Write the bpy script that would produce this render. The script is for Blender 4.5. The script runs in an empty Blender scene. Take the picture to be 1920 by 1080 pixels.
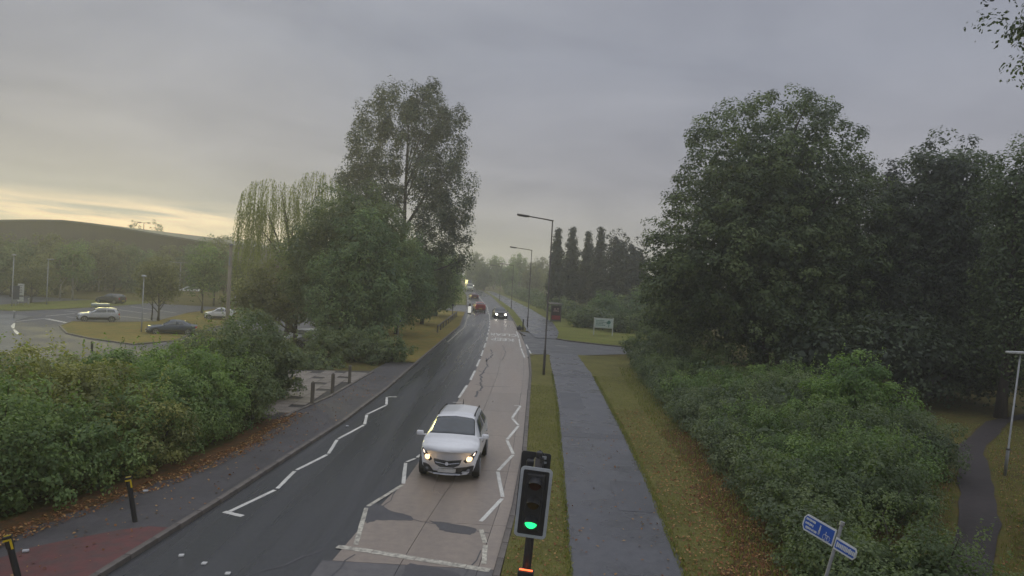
import bpy, bmesh, math, random
import numpy as np
from mathutils import Vector, Matrix

R = math.radians
SC = bpy.context.scene
COL = SC.collection

# ------------------------------------------------------------------ camera
CAM_H = 6.2
cam_d = bpy.data.cameras.new('camera')
cam = bpy.data.objects.new('camera', cam_d)
COL.objects.link(cam)
cam_d.sensor_width = 36.0
cam_d.lens = 25.3125
cam_d.clip_end = 5000
cam_d.clip_start = 0.1
CAMROT = Matrix.Rotation(R(90 - 1.125), 4, 'X') @ Matrix.Rotation(R(3.3), 4, 'Z')
cam.matrix_world = Matrix.Translation((0, 0, CAM_H)) @ CAMROT
SC.camera = cam

# ------------------------------------------------------------------ world
SUN_AZ, SUN_EL = R(-32), R(5.5)
SUN_DIR = Vector((math.sin(SUN_AZ) * math.cos(SUN_EL), math.cos(SUN_AZ) * math.cos(SUN_EL), math.sin(SUN_EL)))
W = bpy.data.worlds.new('World')
SC.world = W
W.use_nodes = True
wt = W.node_tree
wt.nodes.clear()


def nn(t, typ, **kw):
    n = t.nodes.new(typ)
    for k, v in kw.items():
        setattr(n, k, v)
    return n


def math_(t, op, a, b=None, c=None, clamp=False):
    n = nn(t, 'ShaderNodeMath', operation=op, use_clamp=clamp)
    for i, v in enumerate((a, b, c)):
        if v is None:
            continue
        if isinstance(v, (int, float)):
            n.inputs[i].default_value = v
        else:
            t.links.new(v, n.inputs[i])
    return n.outputs[0]


def ramp_(t, fac, stops, interp='LINEAR'):
    n = nn(t, 'ShaderNodeValToRGB')
    n.color_ramp.interpolation = interp
    e = n.color_ramp.elements
    while len(e) < len(stops):
        e.new(0.5)
    for el, (p, c) in zip(e, stops):
        el.position = p
        el.color = (*c, 1) if len(c) == 3 else c
    t.links.new(fac, n.inputs[0])
    return n.outputs[0]


def mixc(t, fac, a, b, mode='MIX'):
    n = nn(t, 'ShaderNodeMix', data_type='RGBA', blend_type=mode)
    for sock, v in ((n.inputs[0], fac), (n.inputs[6], a), (n.inputs[7], b)):
        if isinstance(v, (int, float)):
            sock.default_value = v
        elif isinstance(v, tuple):
            sock.default_value = (*v, 1)
        else:
            t.links.new(v, sock)
    return n.outputs[2]


tc = nn(wt, 'ShaderNodeTexCoord')
sep = nn(wt, 'ShaderNodeSeparateXYZ')
wt.links.new(tc.outputs['Generated'], sep.inputs[0])
dz = sep.outputs[2]
deck = ramp_(wt, dz, [(0.0, (.43, .41, .40)), (.05, (.39, .38, .385)), (.13, (.305, .308, .348)), (.28, (.285, .302, .36)), (.42, (.305, .32, .375)), (.68, (.60, .62, .68)), (1.0, (.86, .88, .95))])
# soft cloud deck, laid out on a plane overhead
zz = math_(wt, 'ADD', math_(wt, 'MAXIMUM', dz, 0.0), 0.16)
px_ = math_(wt, 'DIVIDE', sep.outputs[0], zz)
py_ = math_(wt, 'DIVIDE', sep.outputs[1], zz)
cmb = nn(wt, 'ShaderNodeCombineXYZ')
wt.links.new(px_, cmb.inputs[0]); wt.links.new(py_, cmb.inputs[1])
noi = nn(wt, 'ShaderNodeTexNoise')
noi.inputs['Scale'].default_value = 1.15
noi.inputs['Detail'].default_value = 5
noi.inputs['Roughness'].default_value = 0.52
noi.inputs['Distortion'].default_value = 0.4
wt.links.new(cmb.outputs[0], noi.inputs['Vector'])
cl = ramp_(wt, noi.outputs[0], [(.28, (.78, .79, .82)), (.5, (1, 1, 1)), (.72, (1.20, 1.19, 1.16))])
deck = mixc(wt, 1.0, deck, cl, 'MULTIPLY')
# warm light leaking round the sun, behind the deck
dotn = nn(wt, 'ShaderNodeVectorMath', operation='DOT_PRODUCT')
wt.links.new(tc.outputs['Generated'], dotn.inputs[0])
dotn.inputs[1].default_value = Vector((math.sin(SUN_AZ) * math.cos(R(3)), math.cos(SUN_AZ) * math.cos(R(3)), math.sin(R(3))))
glow = ramp_(wt, dotn.outputs['Value'], [(.90, (0, 0, 0)), (.985, (.02, .013, .002)), (1.0, (.06, .045, .015))], 'EASE')
deck = mixc(wt, 1.0, deck, glow, 'ADD')
# gap in the deck above the horizon: the clear sky shows through in streaks
sky = nn(wt, 'ShaderNodeTexSky', sky_type='NISHITA')
sky.sun_disc = False
sky.sun_elevation = SUN_EL
sky.sun_rotation = SUN_AZ
sky.air_density = 1.0
sky.dust_density = 1.0
skyc = nn(wt, 'ShaderNodeVectorMath', operation='SCALE')
wt.links.new(sky.outputs[0], skyc.inputs[0])
skyc.inputs['Scale'].default_value = 0.10
az = math_(wt, 'ARCTAN2', sep.outputs[0], sep.outputs[1])
cmb2 = nn(wt, 'ShaderNodeCombineXYZ')
wt.links.new(math_(wt, 'MULTIPLY', az, 3.2), cmb2.inputs[0])
wt.links.new(math_(wt, 'MULTIPLY', math_(wt, 'ADD', dz, math_(wt, 'MULTIPLY', az, 0.055)), 34.0), cmb2.inputs[1])
noi2 = nn(wt, 'ShaderNodeTexNoise')
noi2.inputs['Scale'].default_value = 1.6
noi2.inputs['Detail'].default_value = 7
noi2.inputs['Roughness'].default_value = 0.6
noi2.inputs['Distortion'].default_value = 0.5
wt.links.new(cmb2.outputs[0], noi2.inputs['Vector'])
streak = ramp_(wt, noi2.outputs[0], [(.36, (0, 0, 0)), (.68, (1, 1, 1))])
band = ramp_(wt, dz, [(0.0, (.75, .75, .75)), (.03, (1, 1, 1)), (.046, (1, 1, 1)), (.060, (.35, .35, .35)), (.074, (0, 0, 0))], 'EASE')
side = ramp_(wt, dotn.outputs['Value'], [(.86, (.04, .04, .04)), (.985, (.85, .85, .85))], 'EASE')
gap = math_(wt, 'MULTIPLY', math_(wt, 'MULTIPLY', streak, band), side)
# thin veil cloud pales the clear strip
veil = mixc(wt, .75, skyc.outputs[0], (.86, .88, .80))
col = mixc(wt, gap, deck, veil)
bg = nn(wt, 'ShaderNodeBackground')
bg.inputs['Strength'].default_value = 1.0
wt.links.new(col, bg.inputs[0])
wo = nn(wt, 'ShaderNodeOutputWorld')
wt.links.new(bg.outputs[0], wo.inputs[0])

# ------------------------------------------------------------------ sun, exposure
sd = bpy.data.lights.new('sun', 'SUN')
sd.energy = 1.1
sd.angle = R(14)
sd.color = (1.0, .91, .30)
sun = bpy.data.objects.new('sun', sd)
COL.objects.link(sun)
sun.rotation_euler = (-SUN_DIR).to_track_quat('-Z', 'Y').to_euler()
SC.view_settings.view_transform = 'Standard'
SC.view_settings.look = 'None'
SC.view_settings.exposure = 0.12
SC.view_settings.gamma = 1.0
SC.view_settings.use_curve_mapping = False
SC.render.engine = 'CYCLES'
SC.cycles.use_denoising = True
SC.cycles.max_bounces = 6
SC.cycles.diffuse_bounces = 3
SC.cycles.glossy_bounces = 2
SC.cycles.transmission_bounces = 4
SC.cycles.transparent_max_bounces = 8
SC.cycles.volume_bounces = 1
SC.cycles.caustics_reflective = False
SC.cycles.caustics_refractive = False

RNG = np.random.default_rng(11)
random.seed(5)


# ------------------------------------------------------------------ survey helpers
def ray(x, y):
    """direction of sight of a surveyed point of the 1920 x 1080 photograph"""
    return CAMROT.to_3x3() @ Vector(((x - 960) / 1350, (540 - y) / 1350, -1.0))


def G(x, y, z=0.0):
    d = ray(x, y)
    t = (z - CAM_H) / d.z
    return (d.x * t, d.y * t)


# ------------------------------------------------------------------ materials
MATS = {}


def mat(name, c1, c2=None, rough=.6, scale=4.0, detail=4, bump=0.0, bump_scale=None, metal=0.0, spec=.5, c3=None,
        rough2=None, rnd=0.0, emit=None, estr=0.0, coat=0.0, stretch=None, contrast=(.35, .65), streak=None):
    if name in MATS:
        return MATS[name]
    m = bpy.data.materials.new(name)
    m.use_nodes = True
    t = m.node_tree
    b = t.nodes['Principled BSDF']
    tc = nn(t, 'ShaderNodeTexCoord')
    vec = tc.outputs['Object']
    if stretch:
        mp = nn(t, 'ShaderNodeMapping')
        mp.inputs['Scale'].default_value = stretch
        t.links.new(vec, mp.inputs[0])
        vec = mp.outputs[0]
    no = nn(t, 'ShaderNodeTexNoise')
    no.inputs['Scale'].default_value = scale
    no.inputs['Detail'].default_value = detail
    no.inputs['Roughness'].default_value = .62
    t.links.new(vec, no.inputs['Vector'])
    c2 = c2 or tuple(v * .75 for v in c1)
    st = [(contrast[0], c1), (contrast[1], c2)] if c3 is None else [(contrast[0], c1), (.5 * sum(contrast), c2), (contrast[1], c3)]
    c = ramp_(t, no.outputs[0], st)
    # a larger, slower variation
    no2 = nn(t, 'ShaderNodeTexNoise')
    no2.inputs['Scale'].default_value = scale * .11
    no2.inputs['Detail'].default_value = 3
    vec2 = vec
    if streak:
        mp2 = nn(t, 'ShaderNodeMapping')
        mp2.inputs['Scale'].default_value = streak
        t.links.new(vec, mp2.inputs[0])
        vec2 = mp2.outputs[0]
    t.links.new(vec2, no2.inputs['Vector'])
    v = ramp_(t, no2.outputs[0], [(.3, (.82, .82, .82)), (.7, (1.16, 1.16, 1.16))])
    c = mixc(t, 1.0, c, v, 'MULTIPLY')
    if rnd:
        oi = nn(t, 'ShaderNodeObjectInfo')
        rr = ramp_(t, oi.outputs['Random'], [(0, (1 - rnd,) * 3), (1, (1 + rnd,) * 3)])
        c = mixc(t, 1.0, c, rr, 'MULTIPLY')
    t.links.new(c, b.inputs['Base Color'])
    b.inputs['Roughness'].default_value = rough
    if rough2 is not None:
        rr = ramp_(t, no2.outputs[0], [(.35, (rough,) * 3), (.65, (rough2,) * 3)])
        t.links.new(rr, b.inputs['Roughness'])
    b.inputs['Metallic'].default_value = metal
    b.inputs['Specular IOR Level'].default_value = spec
    b.inputs['Coat Weight'].default_value = coat
    b.inputs['Coat Roughness'].default_value = .08
    if emit:
        b.inputs['Emission Color'].default_value = (*emit, 1)
        b.inputs['Emission Strength'].default_value = estr
    if bump:
        nb = nn(t, 'ShaderNodeTexNoise')
        nb.inputs['Scale'].default_value = bump_scale or scale * 3
        nb.inputs['Detail'].default_value = 3
        t.links.new(vec, nb.inputs['Vector'])
        bp = nn(t, 'ShaderNodeBump')
        bp.inputs['Strength'].default_value = bump
        bp.inputs['Distance'].default_value = .05
        t.links.new(nb.outputs[0], bp.inputs['Height'])
        t.links.new(bp.outputs[0], b.inputs['Normal'])
    MATS[name] = m
    return m


def leafmat(name, dark, mid, light, trans=.3, rough=.55):
    if name in MATS:
        return MATS[name]
    m = bpy.data.materials.new(name)
    m.use_nodes = True
    t = m.node_tree
    b = t.nodes['Principled BSDF']
    at = nn(t, 'ShaderNodeAttribute', attribute_name='tint')
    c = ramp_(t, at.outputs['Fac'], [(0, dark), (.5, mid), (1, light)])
    t.links.new(c, b.inputs['Base Color'])
    b.inputs['Roughness'].default_value = rough
    b.inputs['Specular IOR Level'].default_value = .35
    tr = nn(t, 'ShaderNodeBsdfTranslucent')
    k_ = min(1.0, trans * 2.8)
    t.links.new(mixc(t, 1.0, c, (k_, k_ * 1.05, k_ * .55), 'MULTIPLY'), tr.inputs[0])
    mx = nn(t, 'ShaderNodeAddShader')
    t.links.new(b.outputs[0], mx.inputs[0])
    t.links.new(tr.outputs[0], mx.inputs[1])
    t.links.new(mx.outputs[0], t.nodes['Material Output'].inputs[0])
    MATS[name] = m
    return m


# ------------------------------------------------------------------ object helpers
def tag(o, label=None, cat=None, group=None, kind=None):
    for k, v in (('label', label), ('category', cat), ('group', group), ('kind', kind)):
        if v:
            o[k] = v
    return o


def empty(name, loc=(0, 0, 0), rz=0.0, label=None, cat=None, group=None):
    o = bpy.data.objects.new(name, None)
    COL.objects.link(o)
    o.location = loc
    o.rotation_euler = (0, 0, rz)
    o.empty_display_size = .3
    return tag(o, label, cat, group)


def obj(name, me, m, parent=None, smooth=False):
    if isinstance(me, bmesh.types.BMesh):
        bm = me
        me = bpy.data.meshes.new(name)
        bm.to_mesh(me)
        bm.free()
    if m is not None:
        me.materials.clear()
        me.materials.append(m)
    if smooth:
        me.polygons.foreach_set('use_smooth', [True] * len(me.polygons))
    o = bpy.data.objects.new(name, me)
    COL.objects.link(o)
    if parent is not None:
        o.parent = parent
    return o


def pmesh(name, vs, fs):
    me = bpy.data.meshes.new(name)
    me.from_pydata([tuple(v) for v in vs], [], fs)
    me.update()
    return me


def copy_tree(o, parent=None):
    c = o.copy()
    COL.objects.link(c)
    if parent is not None:
        c.parent = parent
    for ch in list(o.children):
        copy_tree(ch, c)
    return c


def BM():
    return bmesh.new()


def box(bm, c, s, rz=0.0, bev=0.0, rot=None):
    r = bmesh.ops.create_cube(bm, size=1.0)
    M = Matrix.Translation(c) @ (rot if rot is not None else Matrix.Rotation(rz, 4, 'Z')) @ Matrix.Diagonal((*s, 1))
    bmesh.ops.transform(bm, matrix=M, verts=r['verts'])
    if bev:
        es = list({e for v in r['verts'] for e in v.link_edges})
        bmesh.ops.bevel(bm, geom=es, offset=bev, segments=2, affect='EDGES', profile=.6)
    return bm


def tube(bm, pts, rad, n=8, cap=True):
    pts = [Vector(p) for p in pts]
    if not hasattr(rad, '__len__'):
        rad = [rad] * len(pts)
    rings = []
    up = Vector((0, 0, 1))
    for i, p in enumerate(pts):
        d = (pts[min(i + 1, len(pts) - 1)] - pts[max(i - 1, 0)]).normalized()
        a = d.cross(up)
        if a.length < 1e-3:
            a = d.cross(Vector((1, 0, 0)))
        a.normalize()
        b = d.cross(a).normalized()
        rings.append([bm.verts.new(p + (a * math.cos(k * 2 * math.pi / n) + b * math.sin(k * 2 * math.pi / n)) * rad[i]) for k in range(n)])
    for i in range(len(rings) - 1):
        for k in range(n):
            bm.faces.new((rings[i][k], rings[i][(k + 1) % n], rings[i + 1][(k + 1) % n], rings[i + 1][k]))
    if cap:
        bm.faces.new(rings[0][::-1])
        bm.faces.new(rings[-1])
    return bm


def prism(bm, poly, axis_o, ax, ay, depth, az=None):
    """extrude a 2-D polygon lying in the plane (ax, ay) through axis_o by depth along ax x ay"""
    ax = Vector(ax); ay = Vector(ay)
    az = Vector(az) if az is not None else ax.cross(ay).normalized()
    o = Vector(axis_o)
    a = [bm.verts.new(o + ax * p[0] + ay * p[1]) for p in poly]
    b = [bm.verts.new(o + ax * p[0] + ay * p[1] + az * depth) for p in poly]
    n = len(poly)
    bm.faces.new(a[::-1])
    bm.faces.new(b)
    for i in range(n):
        bm.faces.new((a[i], a[(i + 1) % n], b[(i + 1) % n], b[i]))
    return bm


def cyl(bm, c, r, depth, axis='Z', n=16, r2=None):
    rot = {'Z': Matrix(), 'X': Matrix.Rotation(R(90), 4, 'Y'), 'Y': Matrix.Rotation(R(90), 4, 'X')}[axis]
    bmesh.ops.create_cone(bm, cap_ends=True, segments=n, radius1=r, radius2=r if r2 is None else r2, depth=depth, matrix=Matrix.Translation(c) @ rot)
    return bm


# ------------------------------------------------------------------ polyline helpers
def at_y(line, y):
    return float(np.interp(y, [p[1] for p in line], [p[0] for p in line]))


def strip(name, la, lb, y0, y1, z, m, parent=None, step=1.5, nx=4, wob=0.0, kind='structure', z2=None):
    ys = np.arange(y0, y1 + step * .5, step)
    vs, fs = [], []
    rg = np.random.default_rng(3)
    for y in ys:
        a, b = at_y(la, y), at_y(lb, y)
        if wob:
            a += rg.normal() * wob; b += rg.normal() * wob
        for k in range(nx + 1):
            f = k / nx
            vs.append((a + (b - a) * f, y, z if z2 is None else z + (z2 - z) * f))
    for i in range(len(ys) - 1):
        for k in range(nx):
            q = i * (nx + 1) + k
            fs.append((q, q + 1, q + nx + 2, q + nx + 1))
    o = obj(name, pmesh(name, vs, fs), m, parent)
    if kind and parent is None:
        o['kind'] = kind
    return o


def sheet(name, poly, z, m, parent=None, kind=None):
    me = pmesh(name, [(x, y, z) for x, y in poly], [tuple(range(len(poly)))])
    bm = BM(); bm.from_mesh(me)
    bmesh.ops.triangulate(bm, faces=bm.faces[:])
    for f in bm.faces:
        if f.normal.z < 0:
            f.normal_flip()
    o = obj(name, bm, m, parent)
    if kind:
        o['kind'] = kind
    return o


KL = [(-7.9, 6), (-7.75, 10), (-7.4, 14), (-7.03, 18), (-6.72, 22), (-6.25, 28), (-5.98, 36), (-5.88, 50), (-5.75, 62), (-5.5, 80), (-6.8, 110), (-8.9, 145), (-11.5, 185), (-16, 235), (-24, 290)]
KR = [(-.6, 6), (-.4, 10), (-.05, 14.5), (.35, 19), (.7, 25), (1.05, 35), (1.4, 45), (1.52, 53), (1.5, 62), (1.2, 74), (.9, 80), (.2, 100), (-.6, 116), (-2.8, 150), (-5.5, 190), (-10, 240), (-17, 290)]
CE = [(-3.7, 6), (-3.6, 10), (-3.42, 15), (-3.12, 18.4), (-2.75, 21), (-2.55, 26), (-2.25, 35), (-2.0, 42), (-1.95, 52), (-2.0, 65), (-2.3, 84), (-2.95, 103), (-4.3, 130), (-6.3, 156), (-9.0, 190), (-13, 235), (-20.5, 290)]
PL = [(1.3, 6), (1.42, 11), (1.56, 15), (1.9, 22), (2.5, 34.5), (2.87, 46), (3.2, 56)]
PR = [(3.3, 6), (3.65, 11), (3.97, 15), (4.5, 22.4), (4.85, 30), (5.4, 44.5), (5.45, 56.7)]
HL = [(-12.0, 8), (-10.6, 14), (-9.85, 17), (-9.1, 19.2), (-8.35, 23.5), (-8.5, 28.7), (-8.0, 33), (-7.75, 40), (-7.4, 46), (-7.3, 60)]
HR = [(5.2, 8), (5.55, 15.4), (6.0, 18), (6.6, 24.8), (6.9, 32), (7.6, 43), (8.4, 52), (9.0, 57)]


def off(line, d):
    return [(x + d, y) for x, y in line]


# ------------------------------------------------------------------ setting materials
M_ground = mat('ground_grass', (.085, .10, .028), (.14, .115, .036), rough=.95, scale=2.2, c3=(.085, .07, .028), bump=.5, bump_scale=30, spec=.1)
M_grass = mat('verge_grass', (.16, .165, .052), (.205, .19, .066), rough=.95, scale=3.5, c3=(.14, .132, .05), bump=.8, bump_scale=45, spec=.1)
M_green = mat('lawn_grass', (.125, .165, .034), (.18, .19, .05), rough=.95, scale=2.5, c3=(.15, .135, .04), bump=.7, bump_scale=40, spec=.1)
M_dry = mat('dry_grass', (.27, .19, .058), (.22, .18, .055), rough=.95, scale=1.2, c3=(.17, .17, .05), bump=.6, bump_scale=30, spec=.1)
M_asph = mat('wet_asphalt', (.044, .046, .052), (.058, .060, .066), rough=.17, rough2=.46, scale=9, streak=(1.1, .05, 1), bump=.25, bump_scale=70)
M_asph2 = mat('worn_asphalt', (.075, .077, .084), (.095, .096, .10), rough=.32, rough2=.5, scale=7, bump=.25, bump_scale=70)
M_pave = mat('footway_asphalt', (.066, .061, .067), (.083, .078, .083), rough=.5, rough2=.65, scale=6, bump=.3, bump_scale=60)
M_path = mat('path_asphalt', (.092, .094, .108), (.115, .117, .13), rough=.20, rough2=.46, scale=5, bump=.25, bump_scale=60)
M_slab = mat('concrete', (.27, .225, .193), (.33, .272, .222), rough=.26, rough2=.52, scale=5, streak=(1.2, .12, 1), rnd=.07, bump=.15, bump_scale=50, detail=8)
M_slabd = mat('grimy_concrete', (.115, .110, .114), (.145, .138, .138), rough=.48, rough2=.62, scale=5, rnd=.06, bump=.15, bump_scale=50)
M_patch = mat('tar_patch', (.075, .074, .082), (.09, .088, .095), rough=.5, scale=8, bump=.3, bump_scale=60)
M_kerb = mat('kerb_concrete', (.125, .11, .10), (.17, .15, .135), rough=.7, scale=6, rnd=.12, bump=.2)
M_white = mat('road_paint', (.72, .71, .66), (.50, .49, .45), rough=.55, scale=14, detail=8, contrast=(.48, .72))
M_wornwhite = mat('worn_road_paint', (.60, .57, .48), (.30, .28, .24), rough=.6, scale=9, detail=9, contrast=(.42, .62))
M_red = mat('red_surfacing', (.155, .048, .046), (.10, .052, .05), rough=.6, scale=3, bump=.2)
M_soil = mat('leaf_litter_soil', (.20, .088, .04), (.13, .075, .038), rough=.95, scale=6, c3=(.095, .07, .038), bump=.7, bump_scale=40, spec=.1)
M_stone = mat('paving_stone', (.20, .175, .155), (.25, .22, .19), rough=.65, scale=6, rnd=.15, bump=.2)
M_dark = mat('dark_paving', (.05, .045, .045), rough=.7, scale=6)


# ------------------------------------------------------------------ ground
def ground_h(x, y):
    kl = np.interp(y, [p[1] for p in KL], [p[0] for p in KL])
    d = (kl - 5.0) - x
    s = np.clip(d / 8.0, 0, 1)
    s = s * s * (3 - 2 * s)
    f = np.clip((150 - y) / 40, 0, 1)
    return -.03 - 1.42 * s * (.0 + f) - .0


xs = np.unique(np.concatenate([np.linspace(-720, -90, 22), np.linspace(-90, 45, 109), np.linspace(45, 720, 24)]))
ys = np.unique(np.concatenate([np.linspace(-60, 160, 90), np.linspace(160, 720, 36)]))
GX, GY = np.meshgrid(xs, ys)
GZ = ground_h(GX, GY)
nxg = len(xs)
me = pmesh('ground', np.stack([GX.ravel(), GY.ravel(), GZ.ravel()], 1).tolist(),
           [(j * nxg + i, j * nxg + i + 1, (j + 1) * nxg + i + 1, (j + 1) * nxg + i) for j in range(len(ys) - 1) for i in range(nxg - 1)])
g = obj('ground', me, M_ground, smooth=True)
g['kind'] = 'structure'

# ------------------------------------------------------------------ road
road = strip('road', KL, KR, 6, 290, 0.0, M_asph, nx=6)
# concrete slabs of the right lane, cast in bays
J = [6, 11.2, 14.9, 17.55, 22.4, 27.3, 32.2, 37.1, 42, 47, 52, 57, 62, 67, 72, 77, 82, 88, 95]


def lane(f, y):
    a, b = at_y(CE, y), at_y(KR, y) - .02
    return a + (b - a) * f


def slab(y0, y1, f0, f1, m, name='slab', top=.014):
    g_ = .007
    vs = []
    n = 3
    for k in range(n + 1):
        y = y0 + g_ + (y1 - y0 - 2 * g_) * k / n
        a, b = lane(f0, y) + g_, lane(f1, y) - g_
        vs += [(a, y, .003), (b, y, .003), (b, y, top), (a, y, top)]
    fs = [(0, 1, 2, 3)]
    for k in range(n):
        q = 4 * k
        fs += [(q + 3, q + 2, q + 6, q + 7), (q, q + 3, q + 7, q + 4), (q + 1, q + 5, q + 6, q + 2)]
    q = 4 * n
    fs += [(q, q + 3, q + 2, q + 1)]
    return obj(name, pmesh(name, vs, fs), m, road)


for i in range(len(J) - 1):
    dk = J[i] < 14.5
    m_ = M_slabd if dk else M_slab
    cuts = [-.06 if dk else 0.0, .42, .90, 1.0]
    if J[i] > 60:
        cuts = [0.0, .45, .92, 1.0]
    for a, b in zip(cuts, cuts[1:]):
        slab(J[i], J[i + 1], a, b, m_)
strip('worn_lane', [(lane(0, y), y) for y in range(95, 181, 5)], [(lane(1, y), y) for y in range(95, 181, 5)], 95, 180, .008, M_asph2, road)


def mark(poly, z=.019, m=M_white, name='marking', parent=road, ragged=False):
    return sheet(name, poly, z, m, parent)


def bar(p, q, w=.11, z=.019, m=M_white, name='marking'):
    p = Vector(p); q = Vector(q)
    d = (q - p).normalized()
    n_ = Vector((-d.y, d.x)) * w * .5
    # slightly uneven edges, as laid thermoplastic has
    a, b = [], []
    for k in range(7):
        c = p + (q - p) * (k / 6)
        a.append(c + n_ * random.uniform(.9, 1.08)); b.append(c - n_ * random.uniform(.9, 1.08))
    return mark([(v.x, v.y) for v in b + a[::-1]], z, m, name)


def bars(pts, w=.11, z=.019, m=M_white, gap=.07):
    for a, b in zip(pts, pts[1:]):
        a = Vector(a); b = Vector(b)
        d = (b - a).normalized() * gap
        bar(a + d, b - d, w, z, m, 'zigzag_marking')


ZL = [(-6.60, 17.42), (-6.06, 19.4), (-6.11, 21.25), (-5.66, 23.3), (-5.86, 25.35), (-5.43, 27.95), (-5.74, 29.9), (-5.32, 32.2), (-5.66, 34.2), (-5.15, 34.4)]
bars(ZL, z=.005)
bar((-6.70, 17.45), (-6.16, 17.22), .15, .005, name='zigzag_marking')
ZC = [(-2.2, 33.3), (-2.62, 31.6), (-2.25, 29.7), (-2.72, 27.8), (-2.38, 25.7), (-2.80, 23.4), (-3.06, 22.8), (-2.78, 20.45), (-3.40, 18.35), (-3.12, 15.75)]
bars(ZC[:6], z=.019)
bars(ZC[5:8], z=.019)
bars(ZC[7:], z=.019, m=M_wornwhite)
bar((-2.46, 33.7), (-2.02, 33.85), .11)
ZR = [(.72, 33.8), (.32, 30.8), (.60, 29.35), (.13, 26.7), (.38, 24.6), (-.12, 22.4), (.08, 19.75), (-.46, 17.7)]
bars(ZR, z=.019)
bars([(-.42, 17.3), (-.27, 16.3), (-.26, 15.1)], z=.019, m=M_wornwhite)
bar((.42, 33.75), (.74, 33.85), .11)
for (p, q) in zip([(-3.5, 15.66), (-2.68, 15.48), (-1.72, 15.24), (-.62, 14.98)], [(-2.7, 15.49), (-1.74, 15.25), (-.64, 14.99), (-.12, 14.86)]):
    bar(p, q, .20, .019, M_wornwhite, 'stop_line')
# broken centre line
yy = 35.0
while yy < 130:
    l_ = 4.0 if yy < 70 else 3.0
    y1 = yy + l_
    p0, p1 = (at_y(CE, yy) - .03, yy), (at_y(CE, y1) - .03, y1)
    bar(p0, p1, .13, .019)
    yy = y1 + (2.0 if yy < 70 else 1.6)
strip('centre_line', off(CE, -.08), off(CE, .06), 131, 230, .019, M_white, road, step=4, nx=1)
# edge line before and across the mouth of the side road
bar((1.25, 53.5), (1.05, 60.0), .12, .019); bar((1.03, 61.0), (.95, 69), .12, .019); bar((.93, 70), (.75, 78), .12, .019)
bar((1.85, 55.3), (1.7, 59.2), .12, .006); bar((1.66, 60.3), (1.55, 64), .12, .006)
bar((4.2, 64.6), (5.2, 64.2), .16, .006); bar((2.6, 72.5), (3.6, 72.0), .14, .006)
# left hand edge line, worn
strip('edge_line', off(KL, .42), off(KL, .52), 62, 106, .005, M_wornwhite, road, step=3, nx=1)


def words_on_road(txt, x, y, w, h, z):
    c = bpy.data.curves.new('lettering', 'FONT')
    c.body = txt
    c.align_x = 'CENTER'
    c.size = 1.0
    c.offset = .022
    o = bpy.data.objects.new('lettering', c)
    COL.objects.link(o)
    dg = bpy.context.evaluated_depsgraph_get()
    me_ = bpy.data.meshes.new_from_object(o.evaluated_get(dg))
    COL.objects.unlink(o)
    bpy.data.objects.remove(o)
    xs_ = [v.co.x for v in me_.vertices]
    ys_ = [v.co.y for v in me_.vertices]
    cx, hx = .5 * (min(xs_) + max(xs_)), max(xs_) - min(xs_)
    y0_, hy = min(ys_), max(ys_) - min(ys_)
    for v in me_.vertices:
        v.co = (x - (v.co.x - cx) / hx * w, y - (v.co.y - y0_) / hy * h, z)
    for p_ in me_.polygons:
        if p_.normal.z < 0:
            p_.flip()
    o = obj('lettering', me_, M_white, road)
    return o


words_on_road('KEEP', -.62, 68.6, 2.1, 2.7, .019)
words_on_road('CLEAR', -.62, 74.0, 2.75, 2.9, .019)
# tar patches and cracks in the concrete
P1 = [(685, 950), (700, 944), (718, 950), (733, 959), (773, 969), (777, 977), (747, 977), (705, 976), (687, 983), (682, 968)]
P2 = [(805, 977), (848, 983), (892, 991), (892, 1000), (880, 1004), (848, 1000), (825, 995), (817, 985)]
P3 = [(752, 1085), (760, 1062), (768, 1057), (800, 1062), (850, 1073), (880, 1090), (860, 1110), (800, 1112)]
for P_ in (P1, P2, P3):
    q = []
    pts = [Vector(G(*p)) for p in P_]
    for a, b in zip(pts, pts[1:] + pts[:1]):
        for k in range(4):
            v = a + (b - a) * (k / 4) + Vector((random.gauss(0, .018), random.gauss(0, .018)))
            q.append((v.x, v.y))
    sheet('tar_patch', q, .0165, M_patch, road)


def crack(pts, w=.05, z=.0168, m=M_patch):
    c = []
    pts = [Vector(p) for p in pts]
    for a, b in zip(pts, pts[1:]):
        n_ = max(2, int((b - a).length / .35))
        for k in range(n_):
            c.append(a + (b - a) * (k / n_) + Vector((random.gauss(0, .045), random.gauss(0, .045))))
    c.append(pts[-1])
    L, Rr = [], []
    for i, p in enumerate(c):
        d = (c[min(i + 1, len(c) - 1)] - c[max(0, i - 1)]).normalized()
        n_ = Vector((-d.y, d.x)) * w * .5 * random.uniform(.5, 1.4)
        L.append((p + n_)); Rr.append(p - n_)
    vs = [(v.x, v.y, z) for v in L] + [(v.x, v.y, z) for v in Rr]
    k = len(L)
    return obj('crack', pmesh('crack', vs, [(i, i + k, i + k + 1, i + 1) for i in range(k - 1)]), m, road)


crack([(-1.55, 52), (-1.35, 47), (-1.6, 43), (-1.3, 39), (-1.5, 35.5)], .10)
crack([(-1.75, 45), (-1.2, 44), (-.3, 44.3)], .07)
crack([(-1.8, 39.5), (-1.0, 39), (.2, 39.3)], .07)
crack([(-1.4, 58), (-1.2, 54), (-1.5, 50)], .09)
crack([(-.5, 62), (-.2, 56), (-.4, 51)], .06)
crack([(-2.2, 17.7), (-1.6, 17.4), (-.9, 17.3), (-.2, 17.0)], .035)
crack([(-3.0, 15.3), (-3.35, 13.8), (-3.3, 12)], .03)
crack([(-2.9, 20.2), (-3.0, 18.7), (-3.2, 17.4)], .03)
crack([(-.35, 15.9), (-.55, 14.9), (-.7, 13.6)], .04)
crack([(-3.7, 15.5), (-4.3, 14.6), (-4.9, 13.9), (-5.2, 12.5)], .05, z=.006)
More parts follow.
